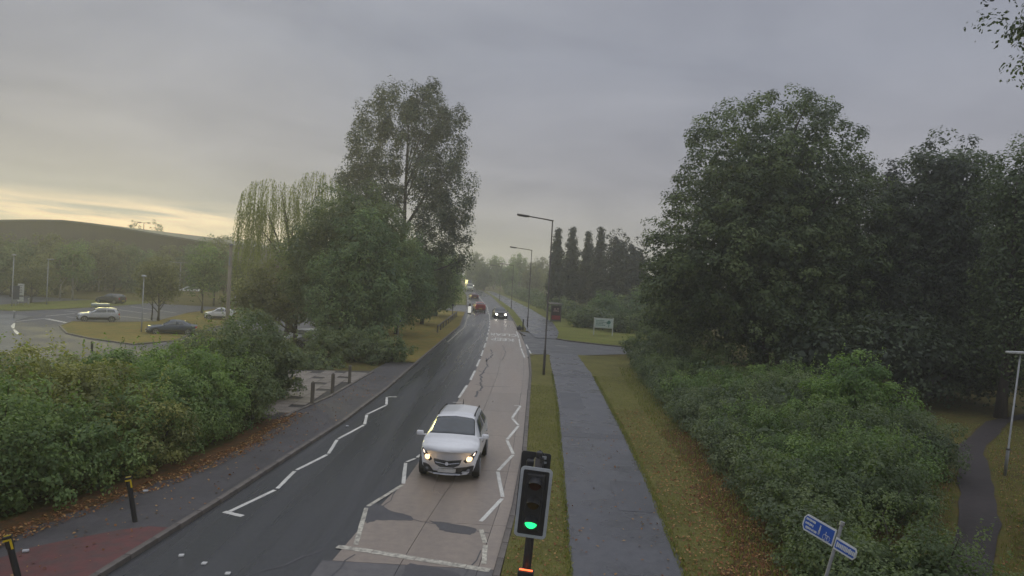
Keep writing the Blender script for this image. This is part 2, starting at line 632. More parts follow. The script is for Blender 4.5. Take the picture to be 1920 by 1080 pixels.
# crossing studs on the dark lane
M_stud = mat('stud_white', (.7, .7, .68), rough=.4, scale=30)
for (sx, sy), sl in zip([G(340, 1043), G(383, 1058), G(427, 1077)], ['nearest the left kerb', 'in the middle of the row of three', 'farthest out in the dark lane']):
    o = obj('road_stud', box(BM(), (0, 0, .02), (.10, .10, .035), 0, .008), M_stud)
    o.location = (sx, sy, 0)
    o.rotation_euler.z = random.uniform(0, .4)
    tag(o, 'small square white crossing stud ' + sl, 'road stud', 'crossing studs on the dark lane')


# ------------------------------------------------------------------ kerbs, footways, verges
def kerb(line, y0, y1, side, name, top=.11, w=.14, pieces_to=60):
    k = empty(name, (0, 0, 0))
    k['kind'] = 'structure'
    y = y0
    L = .915
    first = None
    while y < pieces_to and y < y1:
        x0, x1 = at_y(line, y), at_y(line, y + L)
        a = math.atan2(-(x1 - x0), L)
        if first is None:
            first = obj('kerb_stone', box(BM(), (0, 0, 0), (w, L - .018, top + .04), 0, .012), M_kerb, k)
            o = first
        else:
            o = first.copy(); COL.objects.link(o); o.parent = k
        o.location = (.5 * (x0 + x1) + side * w * .5, y + L * .5, (top - .04) * .5 + random.uniform(-.004, .004))
        o.rotation_euler.z = a
        y += L
    if y < y1:
        n_ = int((y1 - y) / 3) + 1
        vs, fs = [], []
        for i in range(n_ + 1):
            yy_ = y + (y1 - y) * i / n_
            x = at_y(line, yy_)
            a, b = (x, x + side * w) if side > 0 else (x + side * w, x)
            vs += [(a, yy_, -.02), (a, yy_, top), (b, yy_, top), (b, yy_, -.02)]
        for i in range(n_):
            q = 4 * i
            fs += [(q, q + 4, q + 5, q + 1), (q + 1, q + 5, q + 6, q + 2), (q + 2, q + 6, q + 7, q + 3)]
        obj('kerb_run', pmesh('kerb_run', vs, fs), M_kerb, k)
    return k


kerb(KL, 8.0, 109, -1, 'kerb_left')
kerb(KR, 8, 53.4, 1, 'kerb_right')
KR2 = [(1.5, 72.5)] + [p for p in KR if p[1] > 73]
kerb(KR2, 72.5, 250, 1, 'kerb_far', pieces_to=0)
# turned kerb round the end of the verge
ku = empty('kerb_corner'); ku['kind'] = 'structure'
arc = [(1.52, 53.4), (1.62, 54.5), (1.95, 55.3), (2.45, 55.75), (3.1, 55.95)]
for a, b in zip(arc, arc[1:]):
    a = Vector(a); b = Vector(b); d = b - a
    o = obj('kerb_stone', box(BM(), (0, 0, 0), (d.length - .015, .14, .15), 0, .012), M_kerb, ku)
    c = (a + b) * .5
    o.location = (c.x, c.y, .035); o.rotation_euler.z = math.atan2(d.y, d.x)

strip('footway', off(HL, -.3), off(KL, -.14), 6, 47, .085, M_pave, nx=6)
rs = strip('red_crossing_pad', [(-10.2, 7), (-9.9, 13.4), (-9.4, 14.6), (-8.3, 15.7), (-7.8, 16.0)], off(KL, -.15), 7, 15.9, .092, M_red, step=.3)
strip('verge', off(KR, .14), PL, 6, 55.6, .085, M_grass, nx=6, step=1, wob=.02)
path = strip('cycle_path', PL, PR, 6, 57, .090, M_path, nx=4, step=1, wob=.025)
strip('leaf_verge', off(PR, -.1), off(HR, 2.5), 6, 57.5, .082, M_grass, nx=8, step=1, wob=.02)
strip('litter_edge', off(HL, -.8), off(HL, .12), 8, 29, .089, M_soil, nx=3, step=.4, wob=.09)
strip('litter_edge', off(HR, -.35), off(HR, 1.2), 8, 30, .087, M_soil, nx=3, step=.4, wob=.18)
for (ya, yb, fa, fb) in [(12.2, 13.6, .0, .42), (19.0, 21.8, .55, .97), (27.5, 28.3, .0, 1.0), (33.5, 38.0, .08, .5), (44.0, 44.8, .0, 1.0)]:
    q = []
    for y in np.linspace(ya, yb, 6):
        a, b = at_y(PL, y), at_y(PR, y)
        q.append((a + (b - a) * fa + random.gauss(0, .02), y))
    for y in np.linspace(yb, ya, 6):
        a, b = at_y(PL, y), at_y(PR, y)
        q.append((a + (b - a) * fb + random.gauss(0, .02), y))
    sheet('patch', q, .0945, mat('path_patch', (.084, .086, .099), (.104, .106, .119), rough=.40, rough2=.55, scale=7, bump=.25, bump_scale=60), path)
# side road to the right, with its far side grass
sheet('side_road', [(1.5, 53.5), (2.0, 55.4), (3.1, 56.1), (5.4, 57.2), (8.5, 59.5), (11, 61.2), (15, 62.3), (15.3, 66.2), (12, 66), (9, 67.2), (5.6, 69.3), (4.6, 71), (3.2, 76), (1.2, 78), (1.48, 62)], .004, M_asph2, None, 'structure')
FP_L = [(2.6, 71), (1.9, 80), (1.4, 100), (.35, 125), (-1.5, 150), (-4.5, 190), (-9, 240)]
FP_R = [(4.7, 71), (5.5, 80), (5.7, 97), (3.7, 128), (1.7, 152), (-1.5, 190), (-6.6, 240)]
strip('far_path', FP_L, FP_R, 71, 240, .05, M_path, step=4)
strip('far_verge', off(KR2, .14), FP_L, 84, 240, .055, M_green, step=4)
strip('far_lawn', FP_R, [(13, 71), (16, 80), (14, 97), (12, 130), (9, 160), (5, 190), (0, 240)], 73, 240, .045, M_green, step=3)
sheet('lawn', [(4.7, 71.05), (5.7, 69.6), (9, 67.4), (12, 66.2), (20, 68.4), (20, 76), (4.8, 73.1)], .048, M_green, None, 'structure')
ku2 = empty('kerb_lawn'); ku2['kind'] = 'structure'
for a, b in zip([(4.65, 71.0), (5.65, 69.4), (7.3, 68.3), (9, 67.3), (10.5, 66.65)], [(5.65, 69.4), (7.3, 68.3), (9, 67.3), (10.5, 66.65), (12, 66.1)]):
    a = Vector(a); b = Vector(b); d = b - a
    o = obj('kerb_stone', box(BM(), (0, 0, 0), (d.length - .02, .14, .16), 0, .012), M_kerb, ku2)
    c = (a + b) * .5
    o.location = (c.x, c.y, .035); o.rotation_euler.z = math.atan2(d.y, d.x)
# verge on the left beyond the trees, and a junction
strip('dry_verge', off(KL, -7.5), off(KL, -.13), 47, 110, .07, M_dry, step=2, nx=6)
sheet('left_side_road', [(-6.7, 109.5), (-13, 112), (-40, 114), (-40, 124), (-16, 124), (-8.2, 131)], .003, M_asph2, None, 'structure')
strip('far_left_verge', off(KL, -12), off(KL, -.2), 131, 250, .06, M_green, step=4)
# trampled path to the right, under the trees
RPc = [(7.5, 10), (10.6, 16.1), (13.4, 20), (16.2, 24.5), (19.5, 30), (25.6, 37.3), (32, 42)]
strip('woodland_path', [(x - .58, y) for x, y in RPc], [(x + .58, y) for x, y in RPc], 10, 42, .0, mat('woodland_path', (.036, .03, .032), (.05, .04, .04), rough=.85, scale=4, bump=.3), step=1, wob=.05)

# paved corner with dark bands, left
pav = empty('paved_area'); pav['kind'] = 'structure'
sheet('paved_bed', [(-13, 27.6), (-8.62, 27.6), (-8.45, 29.5), (-8.02, 33), (-7.75, 40), (-7.9, 41.8), (-14, 39.8)], .09, M_dark, pav)
bs = box(BM(), (0, 0, 0), (.58, .58, .05), 0, .008)
proto = None
ang = R(-8)
for i in range(11):
    for j in range(22):
        x = -13.6 + i * .6; y = 27.9 + j * .6
        if x > at_y(HL, y) - .34 or y > 41.2 + (x + 8) * .35:
            continue
        if (i * 2 + j * 3) % 7 == 0:
            continue
        if proto is None:
            proto = obj('paving_stone', bs, M_stone, pav); o = proto
        else:
            o = proto.copy(); COL.objects.link(o); o.parent = pav
        o.location = (x, y, .093 + random.uniform(-.004, .004))
        o.rotation_euler.z = random.uniform(-.012, .012)
for i in range(14):
    y = 28.6 + i * .95
    if y > 41: break
    o = obj('edging_stone', box(BM(), (0, 0, 0), (.13, .93, .09), 0, .01), M_kerb, pav)
    x0, x1 = at_y(HL, y - .45), at_y(HL, y + .45)
    o.location = (at_y(HL, y) - .07, y, .09); o.rotation_euler.z = math.atan2(-(x1 - x0), .9)

# ------------------------------------------------------------------ car park on the lower ground
ZC_ = -1.45


def C(x, y, z=ZC_):
    return G(x, y, z)


M_park = mat('car_park_asphalt', (.085, .085, .09), (.105, .105, .11), rough=.62, rough2=.8, scale=3, bump=.2)
car_park = sheet('car_park', [(-150, 48), (-40, 40), (-19, 52), (-17, 75), (-20, 108), (-50, 142), (-84, 147), (-150, 118)], ZC_ + .012, M_park, None, 'structure')
isl = [C(*p) for p in [(112, 612), (135, 604), (200, 606), (290, 604), (350, 588), (430, 576), (470, 585), (440, 605), (372, 622), (330, 640), (250, 647), (170, 636), (125, 626)]]
sheet('traffic_island', isl, ZC_ + .09, M_dry, None, 'structure')
ik = empty('island_kerb'); ik['kind'] = 'structure'
for a, b in zip(isl, isl[1:] + isl[:1]):
    a = Vector(a); b = Vector(b); d = b - a
    o = obj('kerb_stone', box(BM(), (0, 0, 0), (d.length, .18, .16), 0, .012), M_kerb, ik)
    c = (a + b) * .5
    o.location = (c.x, c.y, ZC_ + .04); o.rotation_euler.z = math.atan2(d.y, d.x)
bank = [C(*p) for p in [(30, 584), (110, 580), (190, 576), (260, 571), (330, 560), (330, 552), (200, 562), (90, 566), (0, 572), (-40, 580)]]
sheet('car_park_bank', bank, ZC_ + .06, M_green, None, 'structure')
sheet('car_park_pavement', [C(*p) for p in [(-60, 592), (20, 590), (60, 594), (30, 602), (20, 612), (28, 625), (50, 640), (20, 665), (-60, 670)]], ZC_ + .05, mat('pale_paving', (.15, .155, .15), (.19, .195, .19), rough=.8, scale=2), None, 'structure')


def cp_bar(p, q, w=.14):
    p = Vector(C(*p)); q = Vector(C(*q))
    d = (q - p).normalized(); n_ = Vector((-d.y, d.x)) * w * .5
    sheet('marking', [((p + n_).x, (p + n_).y), ((p - n_).x, (p - n_).y), ((q - n_).x, (q - n_).y), ((q + n_).x, (q + n_).y)], ZC_ + .018, M_white, car_park)


for i in range(9):
    cp_bar((88 + i * 5.5, 598 + i * 1.1), (92 + i * 5.5, 598.8 + i * 1.1), .5)
cp_bar((86, 593), (140, 588)); cp_bar((125, 594), (152, 597)); cp_bar((30, 603), (86, 597))
cp_bar((24, 606), (22, 616), .4); cp_bar((23, 618), (34, 627), .4)
for (a, b) in [((215, 580), (275, 588)), ((245, 575), (330, 587)), ((120, 583), (150, 586)), ((215, 592), (290, 600)), ((310, 566), (350, 572)), ((290, 645), (312, 643)), ((320, 640), (345, 636)), ((352, 633), (372, 628)), ((190, 576), (240, 572))]:
    cp_bar(a, b)


# ------------------------------------------------------------------ foliage
def leaf_mesh(name, C_, N_, size, tint, aspect=.62, up=None):
    n = len(C_)
    rg = RNG
    N_ = N_ / (np.linalg.norm(N_, axis=1, keepdims=True) + 1e-9)
    ref = rg.normal(size=(n, 3)) if up is None else np.tile(np.array(up, float), (n, 1)) + rg.normal(size=(n, 3)) * .22
    u = np.cross(N_, ref)
    u /= np.linalg.norm(u, axis=1, keepdims=True) + 1e-9
    v = np.cross(u, N_)
    s = np.asarray(size).reshape(-1, 1) * np.ones((n, 1))
    a = C_ + v * s * .5
    c = C_ - v * s * .5
    b = C_ + u * s * .5 * aspect + N_ * s * .10 + v * s * .06
    d = C_ - u * s * .5 * aspect + N_ * s * .10 + v * s * .06
    V = np.stack([a, b, c, d], 1).reshape(-1, 3)
    me_ = bpy.data.meshes.new(name)
    me_.vertices.add(4 * n)
    me_.vertices.foreach_set('co', V.astype(np.float32).ravel())
    me_.loops.add(4 * n)
    me_.loops.foreach_set('vertex_index', np.arange(4 * n, dtype=np.int32))
    me_.polygons.add(n)
    me_.polygons.foreach_set('loop_start', np.arange(0, 4 * n, 4, dtype=np.int32))
    me_.polygons.foreach_set('loop_total', np.full(n, 4, dtype=np.int32))
    at = me_.attributes.new('tint', 'FLOAT', 'FACE')
    at.data.foreach_set('value', np.clip(tint, 0, 1).astype(np.float32))
    me_.update(calc_edges=True)
    return me_


def unit(n):
    v = RNG.normal(size=(n, 3))
    return v / np.linalg.norm(v, axis=1, keepdims=True)


def crown_cloud(ells, n_clump, clump_r, n_leaf, size, shell=(.72, 1.0), inner=.3, zmin=None, flat=.8, core=.12, spread=1.0, tvar=.22):
    """leaf positions gathered in clumps over the surface and inside of a set of ellipsoids"""
    E = np.array(ells, float)
    w = (E[:, 3] * E[:, 4] + E[:, 4] * E[:, 5] + E[:, 3] * E[:, 5])
    w = w / w.sum()
    cs, out, tn = [], [], []
    tries = 0
    while len(cs) < n_clump and tries < n_clump * 30:
        tries += 1
        e = E[RNG.choice(len(E), p=w)]
        d = unit(1)[0]
        if RNG.random() < inner:
            r = RNG.uniform(.35, shell[0])
        else:
            r = RNG.uniform(*shell)
        p = e[:3] + d * e[3:6] * r
        if zmin is not None and p[2] < zmin:
            continue
        # skip clumps buried in another lobe
        q = ((p - E[:, :3]) / E[:, 3:6])
        if (np.sqrt((q ** 2).sum(1)) < .55).any() and RNG.random() < .8:
            continue
        cs.append(p); out.append(d * np.array([1, 1, 1.0])); tn.append(np.clip(RNG.normal(.45, tvar), 0, 1))
    cs = np.array(cs); out = np.array(out); tn = np.array(tn)
    ph = RNG.uniform(0, 6.3, 3); kf = 2.4 / clump_r ** .5
    tn = np.clip(tn + .16 * (np.sin(cs[:, 0] * kf * .7 + ph[0]) + np.sin(cs[:, 2] * kf + ph[1]) + np.sin(cs[:, 1] * kf * .6 + ph[2])) * .8, 0, 1)
    k = len(cs)
    idx = np.repeat(np.arange(k), n_leaf)
    m = len(idx)
    rr = clump_r * RNG.uniform(.65, 1.35, k)[idx]
    d = unit(m)
    low = (d[:, 2] < -.15) & (RNG.random(m) < .5)
    d[low, 2] *= -1
    rad = rr * RNG.uniform(.25, 1, m) ** .5 * spread
    pos = cs[idx] + d * rad[:, None] * np.array([1, 1, flat])
    nor = d * .8 + out[idx] * .35 + np.array([0, 0, .5]) + RNG.normal(size=(m, 3)) * .36
    ti = tn[idx] + RNG.normal(size=m) * .16
    sz = size * RNG.uniform(.65, 1.35, m)
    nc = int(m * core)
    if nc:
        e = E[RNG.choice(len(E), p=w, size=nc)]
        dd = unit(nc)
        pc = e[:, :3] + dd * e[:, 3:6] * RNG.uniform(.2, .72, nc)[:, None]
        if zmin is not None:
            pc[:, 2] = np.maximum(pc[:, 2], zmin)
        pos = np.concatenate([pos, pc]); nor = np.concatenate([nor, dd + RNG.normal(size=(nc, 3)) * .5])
        ti = np.concatenate([ti, RNG.uniform(.0, .35, nc)]); sz = np.concatenate([sz, np.full(nc, size * 2.6)])  # inner leaves larger and tinted darker, crown shade put into their colour
    if zmin is not None:
        keep = pos[:, 2] > zmin - .3
        pos, nor, ti, sz = pos[keep], nor[keep], ti[keep], sz[keep]
    return pos, nor, sz, ti, cs


M_bark = mat('bark', (.05, .042, .034), (.075, .062, .05), rough=.9, scale=6, bump=.6, stretch=(1, 1, .25))
M_birch = mat('pale_bark', (.42, .40, .34), (.30, .28, .24), rough=.8, scale=5, bump=.3)
L_lime = leafmat('lime_leaves', (0.034, 0.056, 0.022), (0.065, 0.096, 0.034), (0.116, 0.152, 0.054), trans=.2)
L_dark = leafmat('dark_leaves', (0.022, 0.034, 0.020), (0.039, 0.057, 0.031), (0.070, 0.096, 0.046))
L_poplar = leafmat('poplar_leaves', (0.031, 0.050, 0.028), (0.054, 0.081, 0.042), (0.096, 0.127, 0.065), trans=.12)
L_green = leafmat('green_leaves', (0.043, 0.081, 0.034), (0.078, 0.127, 0.053), (0.132, 0.194, 0.074))
L_willow = leafmat('willow_leaves', (.075, .095, .026), (.12, .14, .042), (.17, .19, .065), trans=.4)  # lightened and yellowed so the strands carry the glow in their colour
L_hedge = leafmat('hedge_leaves', (.052, .092, .026), (.098, .155, .044), (.16, .22, .066))
L_hedgey = leafmat('yellow_hedge_leaves', (0.078, 0.090, 0.028), (0.139, 0.152, 0.043), (0.232, 0.232, 0.070))
L_bright = leafmat('bright_hedge_leaves', (0.059, 0.108, 0.028), (0.100, 0.165, 0.041), (0.162, 0.237, 0.061))
L_hedged = leafmat('dark_hedge_leaves', (.040, .064, .024), (.068, .100, .038), (.115, .150, .054))
L_grey = leafmat('grey_green_leaves', (.046, .068, .034), (.080, .108, .052), (.13, .16, .075))
L_conifer = leafmat('conifer_needles', (0.019, 0.029, 0.022), (0.031, 0.046, 0.031), (0.054, 0.074, 0.046), trans=.1)
L_olive = leafmat('olive_leaves', (0.062, 0.070, 0.025), (0.101, 0.109, 0.037), (0.147, 0.155, 0.053))


def trunk_mesh(h, r0, limbs, lean=(0, 0), n=9, top=.15):
    bm = BM()
    pts = [(lean[0] * f ** 1.3 + .08 * math.sin(5 * f), lean[1] * f ** 1.3 + .08 * math.cos(4 * f) - .08, -.15 + h * f) for f in np.linspace(0, 1, 7)]
    tube(bm, pts, [r0 * (1.35 if i == 0 else 1) * (1 - (1 - top) * i / 6) for i in range(7)], n)
    for (f, tgt, r) in limbs:
        i = f * 6
        a = Vector(pts[int(i)]).lerp(Vector(pts[min(6, int(i) + 1)]), i - int(i))
        b = Vector(tgt)
        mid = a.lerp(b, .5) + Vector((random.uniform(-.3, .3), random.uniform(-.3, .3), (b - a).length * .08))
        tube(bm, [a, a.lerp(mid, .5) + Vector((0, 0, -.05)), mid, mid.lerp(b, .55), b], [r, r * .85, r * .65, r * .42, r * .18], 6)
    return bm


def tree(name, loc, label, cat, ells, n_clump, clump_r, n_leaf, size, leaf, th=None, tr=.25, group=None, zmin=None, limbs=12, bark=None, **kw):
    root = empty(name, loc, 0, label, cat, group)
    pos, nor, sz, ti, cs = crown_cloud(ells, n_clump, clump_r, n_leaf, size, zmin=zmin, **kw)
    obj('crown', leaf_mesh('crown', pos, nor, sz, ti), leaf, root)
    zt = max(e[2] + e[5] for e in ells)
    th = th or zt * .8
    lim = []
    for k in range(limbs):
        c = cs[RNG.integers(len(cs))]
        f = float(np.clip((c[2] - .25 * np.hypot(c[0], c[1]) - 1) / th * .75, .18, .9))
        lim.append((f, tuple(c), tr * (1 - f * .75) * .5))
    obj('trunk', trunk_mesh(th, tr, lim), bark or M_bark, root, True)
    return root


# ---- right hand woodland
tree('lime_tree', (17.0, 48.5, 0), 'huge rounded dark green broadleaf tree right of the side road, tallest of the right', 'tree',
     [(0, 0, 12.6, 6.6, 6.2, 6.8), (-1.2, -.5, 8.5, 7.2, 6.5, 5.5), (3.2, 0, 9.0, 5.6, 5.5, 6.5), (0.8, -.6, 4.4, 7.0, 6.0, 3.8), (-5.6, -.2, 6.0, 2.8, 3.2, 3.6)],
     1500, .70, 84, .195, L_lime, th=14, tr=.5, zmin=.4, limbs=14, core=.14, shell=(.86, 1.0), tvar=.3)
tree('broadleaf_tree', (15.0, 66.5, 0), 'smaller dark broadleaf tree between the huge rounded tree and the side road', 'tree',
     [(0, 0, 5.6, 3.2, 3.2, 3.6), (1.8, 0, 4.5, 2.5, 2.5, 3.4), (-.6, -.6, 2.4, 2.6, 2.3, 2.0)], 190, .75, 80, .2, L_hedged, tr=.2, zmin=.3)
tree('poplar_tree', (27.3, 46, 0), 'tall dark tree with ragged column crown right of the huge rounded tree', 'tree',
     [(0, 0, 12.6, 2.9, 2.9, 4.2), (-1.2, 0, 9.4, 3.1, 3, 4.5), (.8, -.3, 7.5, 3.6, 3.2, 4.8), (-2.4, 0, 5.0, 3.2, 3.2, 4.2), (0, -.5, 3, 3.8, 3.4, 2.8)],
     700, .72, 86, .21, L_dark, th=14, tr=.35, zmin=.3, limbs=16, core=.12, shell=(.8, 1.0), tvar=.28)
tree('fir_tree', (31.0, 60, 0), 'thin pointed tree top showing between the rounded tree and the tall ragged tree', 'tree',
     [(0, 0, 15.4, .9, .9, 2.0), (0, 0, 12.5, 1.9, 1.9, 3.5), (0, 0, 9, 3.2, 3.2, 4.5), (-1, 0, 5, 4, 4, 4.5)], 300, .75, 70, .21, L_conifer, th=16.5, tr=.2, zmin=.3)
tree('birch_tree', (26.6, 38.6, 0), 'tall tree with paler drooping leaves at the right edge of the woodland', 'tree',
     [(0.6, 0, 11.6, 2.3, 2.4, 3.4), (1.2, 0, 8.5, 3, 2.8, 4.5), (1.6, 0, 5.2, 3.2, 3, 4.0), (2.8, -.6, 3.0, 2.6, 2.6, 2.8)], 360, .75, 80, .17, L_lime, th=13, tr=.25, zmin=.5, flat=1.3, limbs=14)
tree('woodland_tree', (22.5, 60, 0), 'dark tree filling the shade behind the huge rounded tree', 'tree',
     [(0, 0, 8, 5, 4, 5.5), (4.5, 0, 6, 5, 4, 5.5), (1, 0, 3, 7, 3.5, 3)], 260, 1.0, 55, .34, L_dark, tr=.3, zmin=.3)
tree('woodland_tree', (36.5, 54, 0), 'dark tree filling the shade behind the pale drooping tree', 'tree',
     [(0, 0, 9, 5, 4, 6), (-4, 1, 5, 4.5, 4, 5), (3, 0, 4, 5, 3.5, 4)], 260, 1.0, 55, .34, L_dark, tr=.3, zmin=.3)
tree('understorey_tree', (22.2, 40.5, 0), 'low dark thicket under the tall ragged tree beyond the shrubs', 'tree',
     [(0, 0, 2.6, 4.5, 2.6, 2.6), (4.2, 1.4, 2.6, 3.5, 2.5, 2.6), (-4.2, .6, 2.2, 3.2, 2.3, 2.2)], 170, .8, 60, .24, L_dark, tr=.15, zmin=.2)
tree('overhanging_tree', (15.6, 15.0, 0), 'near tree reaching in at the top right corner', 'tree',
     [(0, 0, 15.7, 6.4, 4.4, 7.6), (-3.2, -.2, 14.9, 2.9, 3.0, 5.2)], 700, .5, 84, .105, L_dark, th=18, tr=.3, limbs=10, inner=.35)

# ---- row of trees left of the road
tree('black_poplar', (-11.9, 77, -.4), 'very tall open crowned tree with sky showing through beside the road', 'tree',
     [(-1.6, 0, 22.5, 2.6, 2.6, 4.0), (1.6, 0, 22.8, 2.5, 2.5, 4.0), (4.2, 0, 20.0, 2.2, 2.4, 4.8), (-4.6, 0, 19.8, 1.9, 2.2, 4.2), (-5.6, 0, 15.5, 1.8, 2, 2.8), (-2.2, 0, 15, 2.4, 2.4, 4.5),
      (2.0, 0, 16.5, 2.2, 2.4, 4.5), (5.4, 0, 14.2, 2.0, 2.4, 5.0), (3.0, 0, 10.5, 2.6, 2.6, 4.0), (6.2, -.3, 8.8, 1.6, 1.8, 2.6), (-4.2, 0, 11.2, 2.6, 2.4, 3.6)],
     560, .84, 128, .225, L_poplar, th=22, tr=.36, limbs=18, core=.0, inner=.35, tvar=.15, flat=1.35, shell=(.6, .95))
tree('maple_tree', (-14.0, 58, -.6), 'broad dark domed tree between the willow and the very tall open tree', 'tree',
     [(.6, 0, 9.6, 3.6, 3.4, 4.0), (3.2, 0, 8.2, 3.0, 3, 3.6), (-2.2, 0, 7.2, 2.6, 3, 3.6), (.5, 0, 4.8, 4.6, 3.6, 4.2)], 420, .82, 84, .2, L_hedged, tr=.3, zmin=.3, core=.14)
tree('ash_tree', (-11.6, 53.5, -.4), 'mid green leafy tree standing in front of the dark domed tree', 'tree',
     [(.4, 0, 7.0, 2.7, 2.7, 3.6), (1.8, -.2, 5.2, 2.6, 2.6, 3.2), (-1.2, 0, 4.6, 2.6, 2.6, 3.2), (.3, -.4, 2.6, 3.4, 2.6, 2.4)], 340, .72, 80, .185, L_green, tr=.22, zmin=.3)
for (x, y, h, lb, lf) in [(-10.4, 66, 9.6, 'mid green tree third back along the left verge', L_green), (-9.8, 80, 9.6, 'dark tree under the right side of the very tall open tree', L_hedged), (-9.9, 95, 9.0, 'last tree of the left row, overhanging the road where it bends', L_hedge)]:
    tree('verge_tree', (x, y, -.1), lb, 'tree', [(0, 0, h * .62, 3.4, 3.6, h * .38), (.8, -1, h * .42, 3.0, 3.2, h * .32), (-1.5, 0, h * .4, 3.2, 3.2, h * .36)], 260, .8, 76, .21, lf, tr=.2, zmin=1.0, group='trees along the left verge')
tree('willow_understorey', (-18.8, 63, -1.3), 'dark tree standing between the willow and the dark domed tree', 'tree',
     [(0, 0, 5.0, 3.6, 3, 4.4), (-3.2, 0, 3.6, 3, 3, 3.4)], 170, .8, 58, .25, L_olive, tr=.2, zmin=2.2)


# ---- weeping willow
def willow(loc):
    root = empty('weeping_willow', loc, 0, 'weeping willow with long hanging strands behind the hedge', 'tree')
    domes = [(-2.4, 0, 13.6, 2.6, 2.4, 1.8), (1.9, .4, 14.6, 2.2, 2.2, 1.9), (-.6, -.6, 12.2, 3.0, 2.4, 1.6), (3.4, .2, 12.0, 1.6, 1.8, 1.4), (-3.8, .3, 11.5, 1.4, 1.8, 1.6)]
    P_, N_, S_, T_ = [], [], [], []
    bm = BM()
    for k in range(400):
        e = domes[RNG.choice(5, p=[.27, .25, .22, .12, .14])]
        d = unit(1)[0]
        d[2] = abs(d[2])
        p0 = np.array(e[:3]) + d * np.array(e[3:6])
        L = RNG.uniform(2.5, 8.5) * (.7 + .5 * np.hypot(d[0], d[1]))
        L = min(L, p0[2] - 1.4)
        n = int(L / .105)
        f = np.linspace(0, 1, n)
        o_ = d * np.array([1, 1, 0])
        pts = p0 + np.outer(np.sqrt(f) * RNG.uniform(.2, .8), o_) + np.outer(f * L, [0, 0, -1]) + np.cumsum(RNG.normal(size=(n, 3)) * .012, 0)
        P_.append(pts + RNG.normal(size=(n, 3)) * .05)
        N_.append(RNG.normal(size=(n, 3)) * np.array([1, 1, .25]))
        S_.append(RNG.uniform(.16, .30, n)); T_.append(np.clip(RNG.normal(.5, .2) + RNG.normal(size=n) * .12, 0, 1))
    obj('crown', leaf_mesh('crown', np.concatenate(P_), np.concatenate(N_), np.concatenate(S_), np.concatenate(T_), aspect=.28, up=(0, 0, 1)), L_willow, root)
    lim = [(f, (x, y, z), .12) for f, x, y, z in [(.5, -3, 0, 13), (.55, 2, .4, 15), (.6, -1, -.6, 13), (.6, 3.4, 0, 12.4), (.7, -1.6, .5, 14.5), (.45, -4, .2, 11.5)]]
    obj('trunk', trunk_mesh(11, .4, lim), M_bark, root, True)
    return root


willow((-21.5, 70, ZC_))


# ---- hedges and shrubs
def shrub(name, loc, label, cat, ells, n_clump, clump_r, n_leaf, size, leaf, group=None, shoots=0, **kw):
    root = empty(name, loc, 0, label, cat, group)
    kw.setdefault('zmin', .1)
    pos, nor, sz, ti, cs = crown_cloud(ells, n_clump, clump_r, n_leaf, size, **kw)
    if shoots:
        # young shoots that stick out of the top
        E = np.array(ells)
        for k in range(shoots):
            e = E[RNG.integers(len(E))]
            d = unit(1)[0]; d[2] = abs(d[2]) + .35
            d /= np.linalg.norm(d)
            p0 = e[:3] + d * e[3:6] * .95
            L = RNG.uniform(.25, .65)
            q = d * .4 + np.array([0, 0, .8]) + RNG.normal(size=3) * .2
            n = int(L / size * 3.2)
            f = np.linspace(0, 1, n)[:, None]
            pos = np.concatenate([pos, p0 + f * L * q + RNG.normal(size=(n, 3)) * size * .45])
            nor = np.concatenate([nor, RNG.normal(size=(n, 3)) + np.array([0, 0, .8])])
            sz = np.concatenate([sz, size * RNG.uniform(.7, 1.2, n)])
            ti = np.concatenate([ti, RNG.uniform(.55, 1, n)])
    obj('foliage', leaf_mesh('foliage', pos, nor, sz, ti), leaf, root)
    for k in range(6):
        c = cs[RNG.integers(len(cs))]
        e0 = min(ells, key=lambda q: (q[0] - c[0]) ** 2 + (q[1] - c[1]) ** 2)
        b0 = Vector((e0[0] + (c[0] - e0[0]) * .4 + random.uniform(-.2, .2), e0[1] + (c[1] - e0[1]) * .4, -.05))
        e_ = Vector(c) + Vector((0, 0, .35 if k < 3 else 0))
        obj('stem', tube(BM(), [b0, b0.lerp(e_, .5) + Vector((0, 0, .15)), e_], [.035, .022, .006], 5), M_bark, root)
    return root


HG = 'shrubs of the left hedge'
# left hedge, from the near end back to the paved corner
shrub('hedge_shrub', (-13.4, 13.6, 0), 'olive brown hedge shrub at the near left end behind the yellow topped bollards', 'shrub',
      [(0, 0, 1.6, 2.6, 2.2, 1.95), (-2.5, 2, 1.5, 2.4, 2.2, 2.0), (1.5, -1.4, .9, 1.3, 1.6, 1.2), (-1.6, -2.6, 1.1, 2.6, 2.2, 1.5)], 260, .38, 90, .105, L_hedged, HG, 30)
shrub('hedge_shrub', (-12.5, 17.4, 0), 'dark green hedge shrub behind the bollard with the yellow chevron', 'shrub',
      [(0, 0, 1.35, 2.3, 2.0, 1.75), (1.3, .2, .9, 1.5, 1.7, 1.25), (-1.8, 1.2, 1.7, 2.2, 1.9, 1.85), (-4.4, 1.6, 1.5, 2.3, 1.9, 1.95)], 360, .36, 80, .098, L_hedge, HG, 40)
shrub('hedge_shrub', (-11.6, 20.6, 0), 'yellowing hedge shrub in the middle of the left hedge', 'shrub',
      [(0, 0, 1.3, 2.1, 1.9, 1.7), (1.2, 0, .9, 1.3, 1.7, 1.3), (-2.3, .8, 1.5, 2.2, 1.9, 1.75), (-4.6, 1.8, 1.3, 2.2, 2, 1.8)], 340, .35, 80, .098, L_hedgey, HG, 40)
